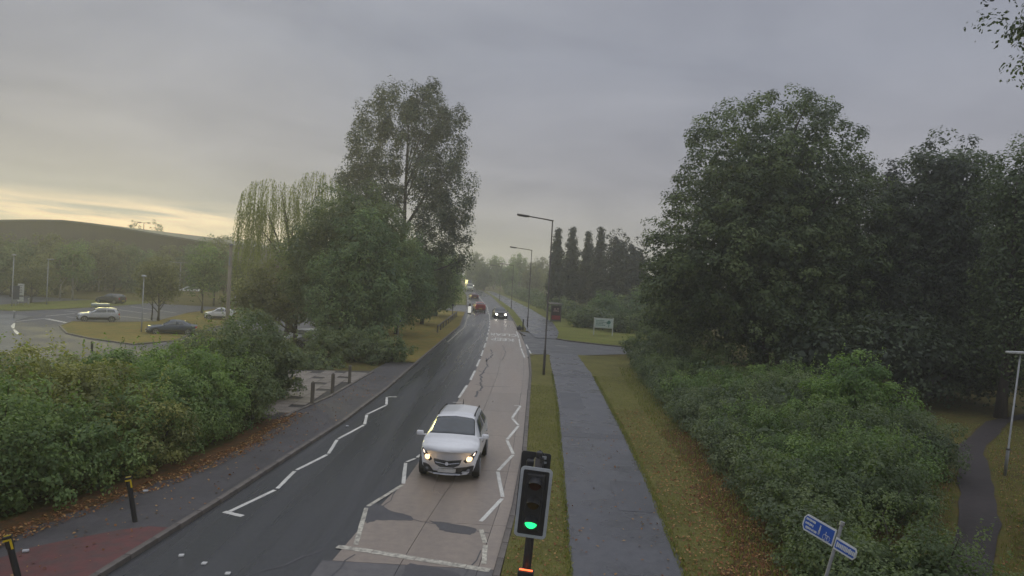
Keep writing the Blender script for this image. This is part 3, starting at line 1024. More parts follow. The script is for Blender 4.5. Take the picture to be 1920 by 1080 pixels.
shrub('hedge_shrub', (-10.9, 24.0, 0), 'bright green hedge shrub with vivid green leaves', 'shrub',
      [(0, 0, 1.5, 1.9, 1.9, 1.8), (.9, .2, 1.0, 1.2, 1.7, 1.4), (-2.2, .8, 1.3, 2.2, 1.9, 1.5), (-4.6, 1.6, .9, 2.2, 2, 1.6)], 350, .35, 92, .096, L_bright, HG, 50)
shrub('hedge_shrub', (-10.3, 27.4, 0), 'tall dark hedge shrub ending the left hedge at the paved corner', 'shrub',
      [(0, 0, 1.8, 1.65, 1.6, 2.1), (.5, -.8, 1.2, 1.4, 1.6, 1.6), (-2.0, .5, 1.3, 1.9, 1.8, 1.75), (-4.2, 1.0, .7, 2.1, 2, 1.6)], 320, .36, 85, .10, L_hedged, HG, 45)
shrub('hedge_shrub', (-11.6, 31.4, -.1), 'loose mid green shrub rising behind the tall dark end of the left hedge', 'shrub',
      [(0, 0, 2.0, 1.7, 1.7, 2.1), (-2.4, .4, .9, 1.8, 1.8, 1.45), (1.3, .4, 1.5, 1.3, 1.4, 1.7)], 240, .42, 85, .12, L_grey, HG, 45)
shrub('hedge_shrub', (-17.5, 24.2, -.2), 'pale olive shrub of the left hedge nearest the car park', 'shrub',
      [(0, 0, .9, 2.6, 2.0, 1.4), (-3, -2, .9, 2.8, 2.0, 1.5), (3.0, 1.2, 1.1, 2.0, 2, 1.5), (-5.6, -4.2, .8, 2.8, 2.2, 1.6)], 220, .42, 80, .125, L_hedgey, HG, 30)
for (x, y, lb, lf, hh) in [(-13.2, 42.8, 'brown green undergrowth behind the timber posts', L_hedged, 1.5), (-9.6, 46.2, 'dark undergrowth at the foot of the mid green leafy tree', L_hedged, 1.7), (-17.0, 44.6, 'loose olive undergrowth at the left of the paved corner', L_olive, 1.5), (-18.6, 50.5, 'olive undergrowth at the foot of the willow side bank', L_olive, 1.5)]:
    shrub('undergrowth_shrub', (x, y, -.1 if x > -12 else -.8), lb, 'shrub', [(0, 0, hh * .5, 2.5, 1.6, hh * .7), (1.8, .5, hh * .5, 1.7, 1.6, hh * .6), (-2, .2, hh * .6, 1.9, 1.6, hh * .65)], 130, .42, 70, .15, lf, 'undergrowth below the left trees', 12)

ells_ = [(at_y(HL, y) - 1.55 + random.uniform(-.15, .15), y, 1.05 + random.uniform(-.1, .2), 1.15, 1.5, 1.35 + random.uniform(-.1, .25)) for y in np.arange(11.5, 28.0, 1.5)]
shrub('hedge', (0, 0, 0), 'long dense hedge face running along the left pavement behind the bollards', 'hedge', ells_, 520, .34, 70, .085, L_hedge, None, 30, tvar=.3)
ells_ = [(at_y(HR, y) + 1.25 + random.uniform(-.12, .12), y, .62 + random.uniform(-.05, .1), 1.05, 1.6, .85 + random.uniform(-.05, .15)) for y in np.arange(13.5, 52, 1.7)]
shrub('hedge', (0, 0, 0), 'long low hedge edging the grass strip right of the path', 'hedge', ells_, 620, .33, 62, .088, L_grey, None, 40, tvar=.3)
RG = 'shrubs of the right hand belt'
for (x, y, lb, lf, el, nc, sz) in [
    (10.6, 56.5, 'dark shrub at the far end of the right belt beside the side road', L_hedged, [(0, 0, 1.0, 1.9, 2.2, 1.4), (2, .6, 1.0, 2, 2, 1.7)], 130, .15),
    (10.1, 49.5, 'grey green shrub second from the side road along the right belt', L_grey, [(0, 0, .9, 1.7, 2.6, 1.1), (2.2, 0, 1.0, 2.2, 2.6, 1.4)], 150, .14),
    (9.4, 42.5, 'dark grassy looking shrub third from the side road in the right belt', L_hedged, [(0, 0, .8, 1.6, 2.6, 1.0), (2.6, 0, .9, 2.4, 2.6, 1.3)], 160, .13),
    (9.3, 36.0, 'dull green shrub of the right belt alongside the middle of the path', L_hedge, [(0, 0, .8, 1.8, 2.6, 1.0), (2.8, .4, 1.0, 2.4, 2.6, 1.3), (5.4, 1, 1.1, 2.4, 2.4, 1.4)], 220, .12),
    (9.5, 30.0, 'grey green shrub of the right belt left of the tallest shrub', L_grey, [(0, 0, .85, 2.0, 2.6, 1.1), (2.8, .2, 1.2, 2.3, 2.4, 1.5), (-1, -1, .5, 1.2, 2, .8)], 230, .115),
    (13.6, 27.9, 'tallest and brightest shrub of the right belt with shoots on top', L_bright, [(0, 0, 1.9, 1.5, 1.5, 2.0), (.9, -.4, 1.3, 1.5, 1.5, 1.5), (-1.0, .2, 1.3, 1.4, 1.5, 1.5)], 210, .13),
    (14.9, 25.6, 'low grey green shrub right of the tallest shrub', L_grey, [(0, 0, .9, 1.5, 1.7, 1.2), (-1.6, -.8, 1.0, 1.6, 1.7, 1.2)], 170, .11),
    (9.0, 24.0, 'dark dense shrub of the right belt behind the blue fingerpost', L_hedged, [(0, 0, .8, 1.9, 2.4, 1.1), (2.6, .2, 1.1, 2.2, 2.4, 1.35), (4.6, 1.0, 1.0, 1.7, 2, 1.3)], 280, .105),
    (7.9, 18.6, 'dark shrub of the right belt beside the blue fingerpost', L_hedged, [(0, 0, .7, 1.6, 2.4, 1.0), (2.0, .6, .9, 1.7, 2.2, 1.2), (3.2, 2.2, .8, 1.4, 1.8, 1.1)], 280, .095),
    (6.9, 13.6, 'low dark shrub of the right belt nearest the camera side', L_hedged, [(0, 0, .6, 1.3, 2.2, .8), (1.5, .4, .7, 1.3, 2.2, .9)], 220, .085),
    (10.2, 33.2, 'low grey green shrub filling the gap beside the middle of the path', L_grey, [(0, 0, .7, 2.2, 2.4, 1.0), (3, .4, 1.0, 2.2, 2.2, 1.3)], 190, .115),
    (9.6, 27.0, 'dull shrub left of the tallest shrub at the path side of the belt', L_hedge, [(0, 0, .7, 2.0, 2.2, 1.0), (2.2, -.4, 1.1, 1.8, 2, 1.2)], 200, .11),
    (8.9, 21.0, 'dense green shrub between the fingerpost and the tallest shrub', L_hedge, [(0, 0, .8, 1.9, 2.2, 1.05), (2.4, .5, 1.0, 1.7, 2, 1.2)], 230, .10),
    (14.5, 17.2, 'dark shrub on the far side of the woodland path', L_hedged, [(0, 0, .8, 1.4, 1.8, 1.2), (1.5, 1.2, .9, 1.6, 1.8, 1.3)], 150, .11)]:
    shrub('belt_shrub', (x, y, 0), lb, 'shrub', el, int(nc * .85), .36, 84, sz * .84, lf, RG, 30, tvar=.26)

# ---- conifers beyond the side road, and the far trees
CG = 'columnar trees behind the side road'
conif = None
for i, (px, top, Y, w, nm) in enumerate([(1048, 422, 118, 1.5, 'slim columnar tree touching the first lamp column'), (1075, 420, 122, 1.7, 'second slim columnar tree from the first lamp column'), (1104, 428, 126, 1.6, 'third columnar tree, with a blunt lower tip'),
                                         (1128, 420, 122, 1.7, 'fourth columnar tree, pointed and as tall as the first two'), (1160, 431, 118, 2.6, 'wider round topped tree right of the columnar row'), (1192, 446, 112, 2.6, 'lowest tree of the columnar row, beside the huge rounded tree')]):
    d = ray(px, top); t = Y / d.y
    X, h = d.x * t, CAM_H + d.z * t
    if i in (0, 4):
        ce = [(0, 0, .90, .22, .22, .10), (0, 0, .76, .5, .5, .17), (0, 0, .55, .8, .8, .30), (0, 0, .3, 1, 1, .3)]
        el = [(0, 0, c[2] * h, c[3] * w, c[4] * w, c[5] * h) for c in ce]
        if i == 4:
            el = [(0, 0, h * .7, w * .9, w, h * .3), (0, 0, h * .45, w * 1.1, w, h * .35), (0, 0, h * .2, w * 1.1, w, h * .2)]
        conif = tree('columnar_tree', (X, Y, 0), nm, 'tree', el, 190, .48, 46, .30, L_conifer, th=h * .9, tr=.2, group=CG, zmin=.3, limbs=4, flat=1.3)
        ch = h
    else:
        c = copy_tree(conif); c.location = (X, Y, 0); c.scale = (w / (1.5 if i < 4 else 2.6),) * 2 + (h / ch,); c.rotation_euler.z = i * 1.3
        c['label'] = nm
tree('roadside_tree', (21.5, 104, 0), 'dull green tree filling the gap behind the notice board', 'tree', [(0, 0, 3.5, 3.5, 3, 3.8), (-4, 0, 2.2, 3, 3, 2.6)], 130, .9, 52, .33, L_hedged, tr=.2, zmin=.3)
FT = [(-22.5, 262, 13.0, 8), (-14.5, 275, 13.4, 9), (-6.5, 270, 12.6, 8), (2.0, 262, 13.6, 9), (9.5, 255, 12.4, 8), (17, 240, 13.8, 9), (-9.5, 236, 9.0, 6), (-1.0, 226, 9.4, 7), (6.0, 214, 9.8, 7), (12.5, 196, 10.5, 7), (17.5, 172, 10.5, 7), (-33, 250, 13, 9), (-27, 215, 11, 8), (14.5, 150, 7.5, 5), (23, 150, 10, 7), (33, 140, 12, 8), (42, 120, 13, 9), (50, 100, 14, 9)]
ft = []
FL = [L_olive, L_hedge, L_hedged]
adj = ['olive', 'mid green', 'dull dark']
for k in range(3):
    r = tree('far_tree', (0, 0, 0), 'x', 'tree', [(0, 0, .62, .46, .46, .38), (.2, 0, .45, .42, .4, .34), (-.22, .1, .36, .4, .4, .32)], 150, .11, 44, .042, FL[k], th=.8, tr=.02, group='trees closing the far end of the road', limbs=5, zmin=.02)
    ft.append(r)
used = [False] * 3
place = ['at the far bend behind the white van', 'beyond the far bend of the road', 'left of the second lamp arm on the skyline', 'under the tip of the second lamp arm', 'behind the second lamp column', 'between the second and first lamp columns on the skyline', 'low at the end of the road', 'low beside the end of the path', 'above the far stretch of the path', 'behind the third lamp column', 'nearer the end of the far grass', 'behind the left row of trees', 'behind the left row, nearer', 'standing over the hedge beside the far path', 'behind the columnar row', 'far back behind the columnar row', 'deep in the right woodland', 'deepest in the right woodland']
for i, (x, y, h, w) in enumerate(FT):
    k = (i * 2 + i // 3) % 3
    r = ft[k] if not used[k] else copy_tree(ft[k])
    used[k] = True
    r.location = (x, y, 0); r.scale = (w, w, h); r.rotation_euler.z = i * 2.1
    r['label'] = adj[k] + ' round tree ' + place[i]
# hedge bank right of the far path
bank_el = []
for i in range(26):
    y = 88 + i * 5.2
    bank_el.append((at_y(FP_R, y) + 3.2 + random.uniform(-.4, .4) + (2.2 if y < 100 else 0), y, 1.0, 1.7, 3.2, 1.9 + random.uniform(-.3, .5)))
r = empty('boundary_hedge', (0, 0, 0), 0, 'long rough green hedge running beside the far footpath', 'hedge')
pos, nor, sz, ti, cs = crown_cloud(bank_el, 620, .6, 34, .27, zmin=.1)
obj('foliage', leaf_mesh('foliage', pos, nor, sz, ti), L_grey, r)
BG = 'bushes behind the notice board'
for (x, y, lb, lf, el) in [(12.2, 95, 'rounded bright green bush under the columnar trees', L_green, [(0, 0, 2, 2.2, 2, 2.6), (1.8, 0, 1.4, 1.8, 1.8, 1.8)]),
                           (8.9, 90, 'dark hedge bush between the bus shelter and the notice board', L_hedged, [(0, 0, .9, 1.6, 1.6, 1.5), (2, .4, .9, 1.7, 1.6, 1.5)]),
                           (13.4, 85, 'dark clipped looking bush right behind the notice board', L_hedged, [(0, 0, .9, 2.4, 1.6, 1.5), (3, .2, 1.0, 2.2, 1.6, 1.6)]),
                           (17.0, 93, 'tall mid green bush right of the rounded bright bush', L_green, [(0, 0, 2.2, 2.4, 2, 3.0), (2.2, 0, 1.8, 2, 2, 2.6)]),
                           (16.5, 77, 'dark bush at the right end of the lawn', L_hedged, [(0, 0, 1.2, 2.2, 1.6, 1.8), (2.4, .6, 1.6, 2.2, 1.8, 2.2)])]:
    shrub('bush', (x, y, 0), lb, 'bush', el, 120, .55, 52, .22, lf, BG, 10)

# ------------------------------------------------------------------ large shed beyond the car park, wooded rise
M_clad = mat('brown_cladding', (.075, .058, .042), (.09, .07, .05), rough=.6, scale=2, stretch=(1, 1, .1))
M_roof = mat('grey_roof', (.12, .122, .115), (.15, .15, .145), rough=.8, scale=1)
M_brick = mat('brown_brick', (.13, .062, .043), (.10, .05, .038), rough=.85, scale=8)
M_glassd = mat('dark_glass', (.02, .023, .027), rough=.08, scale=2)


def PXY(x, y, Y):
    d = ray(x, y); t = Y / d.y
    return (d.x * t, Y, CAM_H + d.z * t)


bld = empty('warehouse', (-80, 150, ZC_), 0, 'long dark warehouse with a low curved grey roof behind the car park', 'building')
roofp = [PXY(*p) for p in [(-170, 425, 150), (-90, 416, 150), (-30, 412.5, 150), (40, 412, 150), (90, 412, 150), (122, 412.6, 150), (170, 418, 150), (230, 427, 150), (290, 437, 150), (345, 446, 150), (400, 455, 150)]]
rp = [(p[0] + 80, p[2] - ZC_) for p in roofp]
bm = BM()
prism(bm, [(rp[0][0], 0)] + [(x, z - .35) for x, z in rp] + [(rp[-1][0], 0)], (0, 0, 0), (1, 0, 0), (0, 0, 1), 60, (0, 1, 0))
obj('wall', bm, M_clad, bld)
bm = BM()
prism(bm, [(x, z - .33) for x, z in rp] + [(x, z) for x, z in rp[::-1]], (0, -.7, 0), (1, 0, 0), (0, 0, 1), 61.5, (0, 1, 0))
obj('roof', bm, M_roof, bld)
x = rp[0][0] + 3
wb = None
while x < rp[-1][0] - 3:
    if wb is None:
        wb = obj('wall_panel', box(BM(), (0, 0, 0), (3.8, .12, 6.6), 0, .02), mat('panel_cladding', (.085, .064, .045), (.07, .055, .04), rough=.55, scale=3, rnd=.08), bld); o = wb
    else:
        o = wb.copy(); COL.objects.link(o); o.parent = bld
    o.location = (x, -.07, 3.6)
    x += 4.0
for k in range(5):
    f = obj('window', box(BM(), (rp[0][0] + 9 + k * 16, -.17, 2.0), (4.6, .1, 2.4)), M_roof, bld)
    obj('pane', box(BM(), (rp[0][0] + 9 + k * 16, -.23, 2.0), (4.3, .05, 2.1)), M_glassd, f)
for (px, py) in [(262, 418), (272, 418)]:
    p = PXY(px, py, 165)
b2 = empty('brick_building', (-52, 141, ZC_), 0, 'low brown brick building at the right end of the dark warehouse', 'building')
obj('wall', box(BM(), (0, 3, 3.4), (15, 8, 6.8)), M_brick, b2)
obj('roof', box(BM(), (0, 3, 6.95), (15.8, 8.8, .3)), M_roof, b2)
for k in range(4):
    f = obj('window', box(BM(), (-5.4 + k * 3.6, -1.03, 2.0), (1.7, .08, 1.6)), M_roof, b2)
    obj('pane', box(BM(), (-5.4 + k * 3.6, -1.08, 2.0), (1.5, .05, 1.4)), M_glassd, f)
# treeline behind: far wood that reads as one mass
el = []
for i in range(44):
    px = 300 + i * 8.5
    top = 446 + random.uniform(-4, 3) - (3 if px > 430 else 0) + max(0, (px - 560)) * .06
    p = PXY(px, top, 215)
    el.append((p[0], 215 + random.uniform(-4, 8), p[2] - 5.0, 3.0, 3, 5.2))
    el.append((p[0] + .5, 213 + random.uniform(-4, 3), 2.4, 3.0, 3, 4.2))
pos, nor, sz, ti, cs = crown_cloud(el, 800, 1.2, 26, .62)
o = obj('distant_wood', leaf_mesh('distant_wood', pos, nor, sz, ti), L_hedged)
o['kind'] = 'stuff'

# trees in and round the car park
CPG = 'trees planted in the car park'
cpt = None


def cp_tree(px, py, h, w, lb, m=L_olive, bare=1.9, twin=False, bark=None, Y=None):
    x, y = C(px, py)
    el = [(0, 0, bare + (h - bare) * .55, w, w, (h - bare) * .46), (.5 * w, 0, bare + (h - bare) * .35, w * .7, w * .7, (h - bare) * .33), (-.5 * w, 0, bare + (h - bare) * .36, w * .7, w * .7, (h - bare) * .33)]
    return tree('car_park_tree', (x, y, ZC_ + .05), lb, 'tree', el, 95, .17 * h ** .75, 46, .045 * h ** .75, m, th=h * .8, tr=.13, group=CPG, zmin=bare, limbs=8, bark=bark)


cp_tree(296, 603, 7.2, 2.1, 'small tree on the car park island behind the dark blue car')
t2 = empty('car_park_tree', (*C(284, 600), ZC_), 0, 'thin second trunk beside the island tree of the car park', 'tree', CPG)
pos, nor, sz, ti, cs = crown_cloud([(-.3, 0, 4.6, 1.6, 1.5, 2.3)], 50, .6, 44, .2, zmin=2)
obj('crown', leaf_mesh('crown', pos, nor, sz, ti), L_olive, t2)
obj('trunk', trunk_mesh(5, .09, [(.5, tuple(c), .03) for c in cs[:5]]), M_bark, t2, True)
cp_tree(378, 588, 9.6, 2.2, 'slim tree left of the white small car in the car park', L_hedge)
cp_tree(400, 574, 10.8, 2.5, 'tree behind the white small car in the car park', L_olive)
cp_tree(418, 570, 10.0, 2.4, 'tree beside the wooden pole at the back of the car park', L_hedge)
cp_tree(452, 580, 8.5, 2.4, 'tree right of the wooden pole beside the willow', L_olive, bare=2.6)
cp_tree(112, 560, 8.4, 2.7, 'pale barked tree on the bank behind the silver car', L_olive, 2.0, bark=M_birch)
cp_tree(135, 562, 8.8, 2.7, 'second pale barked tree on the bank behind the silver car', L_hedge, 2.0, bark=M_birch)
cp_tree(184, 552, 9.2, 3.4, 'pale barked tree in front of the warehouse wall', L_olive, 2.2, bark=M_birch)
cp_tree(58, 568, 6.2, 3.0, 'low tree beside the white notice on the bank', L_olive, .9)
cp_tree(225, 548, 9.0, 3.4, 'dull tree in front of the middle of the warehouse', L_olive, 1.4)
cp_tree(275, 548, 8.8, 3.2, 'dull tree in front of the right of the warehouse', L_hedge, 1.4)
cp_tree(20, 556, 8.6, 3.6, 'dark tree at the left edge before the warehouse', L_hedged, 1.0)
for (px, top, lb) in [(253, 413, 'left bare topped tree poking over the warehouse roof'), (293, 413, 'right bare topped tree poking over the warehouse roof')]:
    p = PXY(px, top, 225)
    h = p[2]
    tree('rooftop_tree', (p[0], 225, 0), lb, 'tree', [(0, 0, h * .85, 1.8, 1.6, h * .15), (.4, 0, h * .7, 2.2, 2, h * .25)], 46, .7, 16, .42, L_hedged, th=h, tr=.2, limbs=12, core=0, group='trees poking over the warehouse roof')


for i, (px, h, w, pl) in enumerate([(-6, 9.5, 8, 'at the left picture edge'), (42, 8.6, 7, 'behind the white notice on the bank'), (84, 9.6, 8, 'behind the pale flat headed lamp'), (150, 9.0, 8, 'above the silver hatchback'), (206, 9.4, 8, 'above the dark parked car'),
                                    (246, 8.8, 7, 'left of the island lamp'), (312, 9.2, 7, 'left of the twin armed lamp'), (352, 9.6, 8, 'behind the white SUV')]):
    x, y = C(px, 551 + (i % 3) * 1.2)
    c = copy_tree(ft[(0, 2, 0, 2)[i % 4]])
    c.location = (x, y, ZC_); c.scale = (w, w * .8, h); c.rotation_euler.z = i * 1.7
    c['label'] = ('olive' if i % 2 == 0 else 'dull dark') + ' tree of the belt before the warehouse, ' + pl
    c['group'] = 'tree belt before the warehouse'

# ------------------------------------------------------------------ vehicles
M_tyre = mat('tyre_rubber', (.014, .014, .015), rough=.75, scale=20)
M_rim = mat('alloy', (.42, .43, .45), rough=.35, metal=.9, scale=20)
M_trim = mat('black_trim', (.022, .023, .025), (.03, .03, .032), rough=.55, scale=20)
M_chrome = mat('chrome', (.62, .63, .65), rough=.15, metal=1.0, scale=20)
M_glass = mat('car_glass', (.05, .065, .08), rough=.04, scale=3, spec=.9)
M_plate = mat('number_plate', (.55, .55, .53), rough=.4, scale=20)
M_lens = mat('clear_lens', (.30, .31, .33), (.18, .18, .2), rough=.15, scale=9)
M_tail = mat('red_lens', (.25, .008, .008), rough=.2, scale=9, emit=(1, .05, .03), estr=.12)
M_lamp = mat('lit_headlight', (.9, .8, .6), rough=.3, scale=9, emit=(1.0, .64, .30), estr=2.4)
M_lampw = mat('lit_white_headlight', (.9, .9, .9), rough=.3, scale=9, emit=(1.0, .93, .80), estr=14.0)
M_led = mat('day_lamp', (.9, .9, .9), rough=.3, scale=9, emit=(1.0, .80, .62), estr=2.2)


def paint(name, c, rough=.32, coat=.6):
    return mat(name, c, tuple(v * .93 for v in c), rough=rough, scale=2.5, coat=coat)


def car(name, label, loc, rz, pm, kind='hatch', L=4.0, Wd=1.75, H=1.5, lights=None, group=None, cat='car', trim=False, scale_res=1):
    """front of the car looks along local -Y"""
    root = empty(name, loc, rz, label, cat, group)
    hl, hw = L / 2, Wd / 2
    zs = .20
    hood = {'hatch': .62, 'suv': .635, 'sedan': .60, 'small': .64, 'van': .62}[kind] * H
    belt = hood + .03
    # stations: y, zbottom, half width bottom, zmid, half width mid, zbelt, half width belt, ztop, half width top
    if kind == 'van':
        st = [(-1, .25, .80, .45, .90, .40 * H, .93, .44 * H, .80), (-.93, .2, .88, .5, .98, .45 * H, .98, .50 * H, .84), (-.72, .2, .92, .6, 1, .52 * H, 1, .58 * H, .86),
              (-.50, .2, .93, .7, 1, .58 * H, 1, .97 * H, .84), (-.40, .2, .93, .7, 1, .6 * H, 1, H, .86), (.9, .2, .93, .7, 1, .6 * H, 1, H, .88), (1.0, .25, .9, .7, .97, .6 * H, .97, .97 * H, .86)]
        cw, cr, rr, rb = -.72, -.50, .95, .99
    else:
        tail = {'hatch': .80, 'suv': .82, 'sedan': .60, 'small': .74}[kind]
        rearw = .93
        cw, cr = (-.38, -.06) if kind != 'small' else (-.46, -.14)
        if kind == 'suv':
            cw, cr = -.60, -.19
        rr = tail if kind != 'sedan' else .46
        rb = .97 if kind != 'sedan' else .74
        st = [(-1.0, zs + .04, .78, .40, .86, hood * .74, .86, hood * .80, .78),
              (-.95, zs, .84, .45, .95, hood * .82, .94, hood * .90, .84),
              (-.82, zs, .88, .52, 1.0, hood * .90, .985, hood * .975, .84),
              (-.60, zs, .90, .58, 1.0, hood * .96, .985, hood * 1.03, .82),
              (cw, zs, .90, .6, 1.0, belt, .97, hood * 1.10, .80),
              (cr, zs, .90, .6, 1.0, belt + .01, .965, H * .975, .66),
              (cr + .16, zs, .90, .6, 1.0, belt + .02, .965, H, .66),
              (rr - .18, zs, .90, .6, 1.0, belt + .05, .965, H * .985, .65),
              (rr, zs, .90, .62, .995, belt + .07, .955, H * .94, .63)]
        if kind == 'sedan':
            st += [(rb, zs, .9, .62, .98, belt + .03, .95, belt + .12, .80), (.96, zs + .05, .86, .6, .93, belt, .90, belt + .07, .78), (1.0, zs + .08, .8, .55, .86, belt - .08, .84, belt, .74)]
        else:
            st += [(rb, zs + .06, .86, .62, .95, belt + .02, .91, belt + .16, .80), (1.0, zs + .1, .80, .58, .90, belt - .10, .86, belt, .78)]
    ny = 44 if scale_res else 26
    yk = np.array([s[0] for s in st])
    yg = np.unique(np.concatenate([np.linspace(-1, 1, ny), yk]))
    A = np.array(st)[:, 1:]
    raw = np.stack([np.interp(yg, yk, A[:, j]) for j in range(8)], 1)
    sm = raw.copy()
    for _ in range(2):
        q = sm.copy()
        q[1:-1] = .25 * sm[:-2] + .5 * sm[1:-1] + .25 * sm[2:]
        sm = q
    raw = .35 * raw + .65 * sm

    def section(r):
        zb, wb_, zm, wm, zbe, wbe, zt, wt_ = r
        wb_, wm, wbe, wt_ = wb_ * hw, wm * hw, wbe * hw, wt_ * hw
        p = [(0, zb), (wb_ * .8, zb), (wb_, zb + .09), (wm, zm), (wbe, zbe), (wt_ + .012, zt - .035), (wt_ * .86, zt + .005), (0, zt + .045)]
        return np.array(p)
    SUB = 4
    grid = []
    for r in raw:
        p = section(r)
        q = np.stack([np.interp(np.arange(0, 7 + 1e-6, 1 / SUB), np.arange(8), p[:, k]) for k in range(2)], 1)
        s2 = q.copy()
        s2[1:-1] = .25 * q[:-2] + .5 * q[1:-1] + .25 * q[2:]
        s2[0, 0] = s2[-1, 0] = 0
        full = np.concatenate([s2, (s2[::-1] * np.array([-1, 1]))[1:]])
        grid.append(full)
    grid = np.array(grid)            # [ny, nw, (x,z)]
    nw = grid.shape[1]
    wq = np.linspace(0, 14, nw)

    def deform(x, y, z):
        """nose and tail rounded in plan, nose leaning back with height"""
        if y < 0:
            f = max(0.0, (-y - .55) / .45)
            y = y + f * ((.25 if kind == 'suv' else .16) * (x / hw) ** 2 + .10 * max(0, (z - .5 * hood)) / hood)
        else:
            f = max(0.0, (y - .7) / .3)
            y = y - f * .08 * (x / hw) ** 2
        return (x, y * hl, z)

    def S(y, w):
        i = np.clip(np.searchsorted(yg, y) - 1, 0, len(yg) - 2)
        fy = (y - yg[i]) / (yg[i + 1] - yg[i])
        row = grid[i] * (1 - fy) + grid[i + 1] * fy
        x = np.interp(w, wq, row[:, 0]); z = np.interp(w, wq, row[:, 1])
        return Vector(deform(x, y, z))

    bm = BM()
    V = [[bm.verts.new(deform(grid[i][k][0], yg[i], grid[i][k][1])) for k in range(nw - 1)] for i in range(len(yg))]
    n = nw - 1
    for i in range(len(yg) - 1):
        for k in range(n):
            bm.faces.new((V[i][k], V[i][(k + 1) % n], V[i + 1][(k + 1) % n], V[i + 1][k]))
    half = (nw - 1) // 2
    for end, i in ((0, 0), (1, len(yg) - 1)):
        for k in range(half):
            a, b = V[i][k], V[i][k + 1]
            c, d = V[i][(n - k - 1) % n], V[i][(n - k) % n]
            vs = [a, b, c, d]
            vs = [v for j, v in enumerate(vs) if v not in vs[:j]]
            if len(vs) < 3:
                continue
            try:
                bm.faces.new(vs if end else vs[::-1])
            except ValueError:
                pass
    bmesh.ops.recalc_face_normals(bm, faces=bm.faces)
    obj('body', bm, pm, root, True)

    def patch(nm, yr, wr, m, d=.008, nyp=6, nwp=6, parent=root, inset=.012):
        P0 = [[S(yr(wr0)[0] + (yr(wr0)[1] - yr(wr0)[0]) * j / nyp, wr0) for wr0 in np.linspace(*wr, nwp + 1)] for j in range(nyp + 1)]
        bm_ = BM()
        T, B = [], []
        for j in range(nyp + 1):
            t_, b_ = [], []
            for k in range(nwp + 1):
                du = P0[min(j + 1, nyp)][k] - P0[max(j - 1, 0)][k]
                dv = P0[j][min(k + 1, nwp)] - P0[j][max(k - 1, 0)]
                nrm = dv.cross(du)
                if nrm.length < 1e-9:
                    nrm = Vector((0, 0, 1))
                nrm.normalize()
                ctr = Vector((0, P0[j][k].y, .5 * H))
                if nrm.dot(P0[j][k] - ctr) < 0:
                    nrm = -nrm
                t_.append(bm_.verts.new(P0[j][k] + nrm * d)); b_.append(bm_.verts.new(P0[j][k] - nrm * inset))
            T.append(t_); B.append(b_)
        for j in range(nyp):
            for k in range(nwp):
                bm_.faces.new((T[j][k], T[j + 1][k], T[j + 1][k + 1], T[j][k + 1]))
        for j in range(nyp):
            for k_ in (0, nwp):
                bm_.faces.new((T[j][k_], T[j + 1][k_], B[j + 1][k_], B[j][k_]))
        for k in range(nwp):
            for j_ in (0, nyp):
                bm_.faces.new((T[j_][k], T[j_][k + 1], B[j_][k + 1], B[j_][k]))
        bmesh.ops.recalc_face_normals(bm_, faces=bm_.faces)
        return obj(nm, bm_, m, parent, True)

    # glazing
    patch('windscreen', lambda w: (cw + .035 + .02 * abs(w - 7), cr - .02), (5.16, 8.84), M_glass, nwp=10)
    patch('rear_window', lambda w: (rr + .02, rb - .015 - (0 if kind == 'sedan' else .02)), (5.45, 8.55), M_glass, nwp=8)
    bb = (cr + rr) * .5 + .02
    for s, (wa, wb2) in ((1, (4.16, 4.86)), (-1, (9.84, 9.14))):
        slope = lambda w, s_=s: ((4.9 - w) if w < 7 else (w - 9.1)) / .75
        if kind == 'van':
            patch('side_window', lambda w: (-.62 + .1 * (1 - slope(w)), -.28), (wa, wb2), M_glass)
        else:
            patch('side_window', lambda w: (cr - .25 * slope(w) + .03, bb - .015), (wa, wb2), M_glass)
            patch('side_window', lambda w: (bb + .015, rr - .10 + .10 * slope(w)), (wa, wb2), M_glass)
    # lower cladding
    for wr in ((1.9, 2.75), (12.1, 11.25)):
        patch('sill', lambda w: (-.52, .55), wr, M_trim, nyp=8, nwp=3)
    # front and rear fittings, drawn in the (x, z) plane of the nose and tail
    def face(nm, poly, m, end=-1, d=.02, parent=root, z0=0.0):
        yf = -1.0 if end < 0 else 1.0
        bm_ = BM()
        k = len(poly)
        cx = sum(p[0] for p in poly) / k; cz = sum(p[1] for p in poly) / k
        rings = []
        for (dd, sc_) in ((-.05, 1.0), (d * .8, 1.0), (d, .92)):
            ring = []
            for (x, z) in poly:
                x2, z2 = cx + (x - cx) * sc_, cz + (z - cz) * sc_
                # wrap round the corner with the plan curve of the nose
                ax = abs(x2) / hw
                wrap = max(0, ax - .78) * 1.9
                q = Vector(deform(x2, yf * (1 - wrap * .12), z2))
                q.y += end * dd + end * (-1) * 0
                ring.append(bm_.verts.new(q))
            rings.append(ring)
        for a, b in zip(rings, rings[1:]):
            for i in range(k):
                bm_.faces.new((a[i], a[(i + 1) % k], b[(i + 1) % k], b[i]))
        bm_.faces.new(rings[-1])
        bmesh.ops.recalc_face_normals(bm_, faces=bm_.faces)
        return obj(nm, bm_, m, parent)

    h = hood
    lm = {'warm': M_lamp, 'white': M_lampw}.get(lights, M_lens)
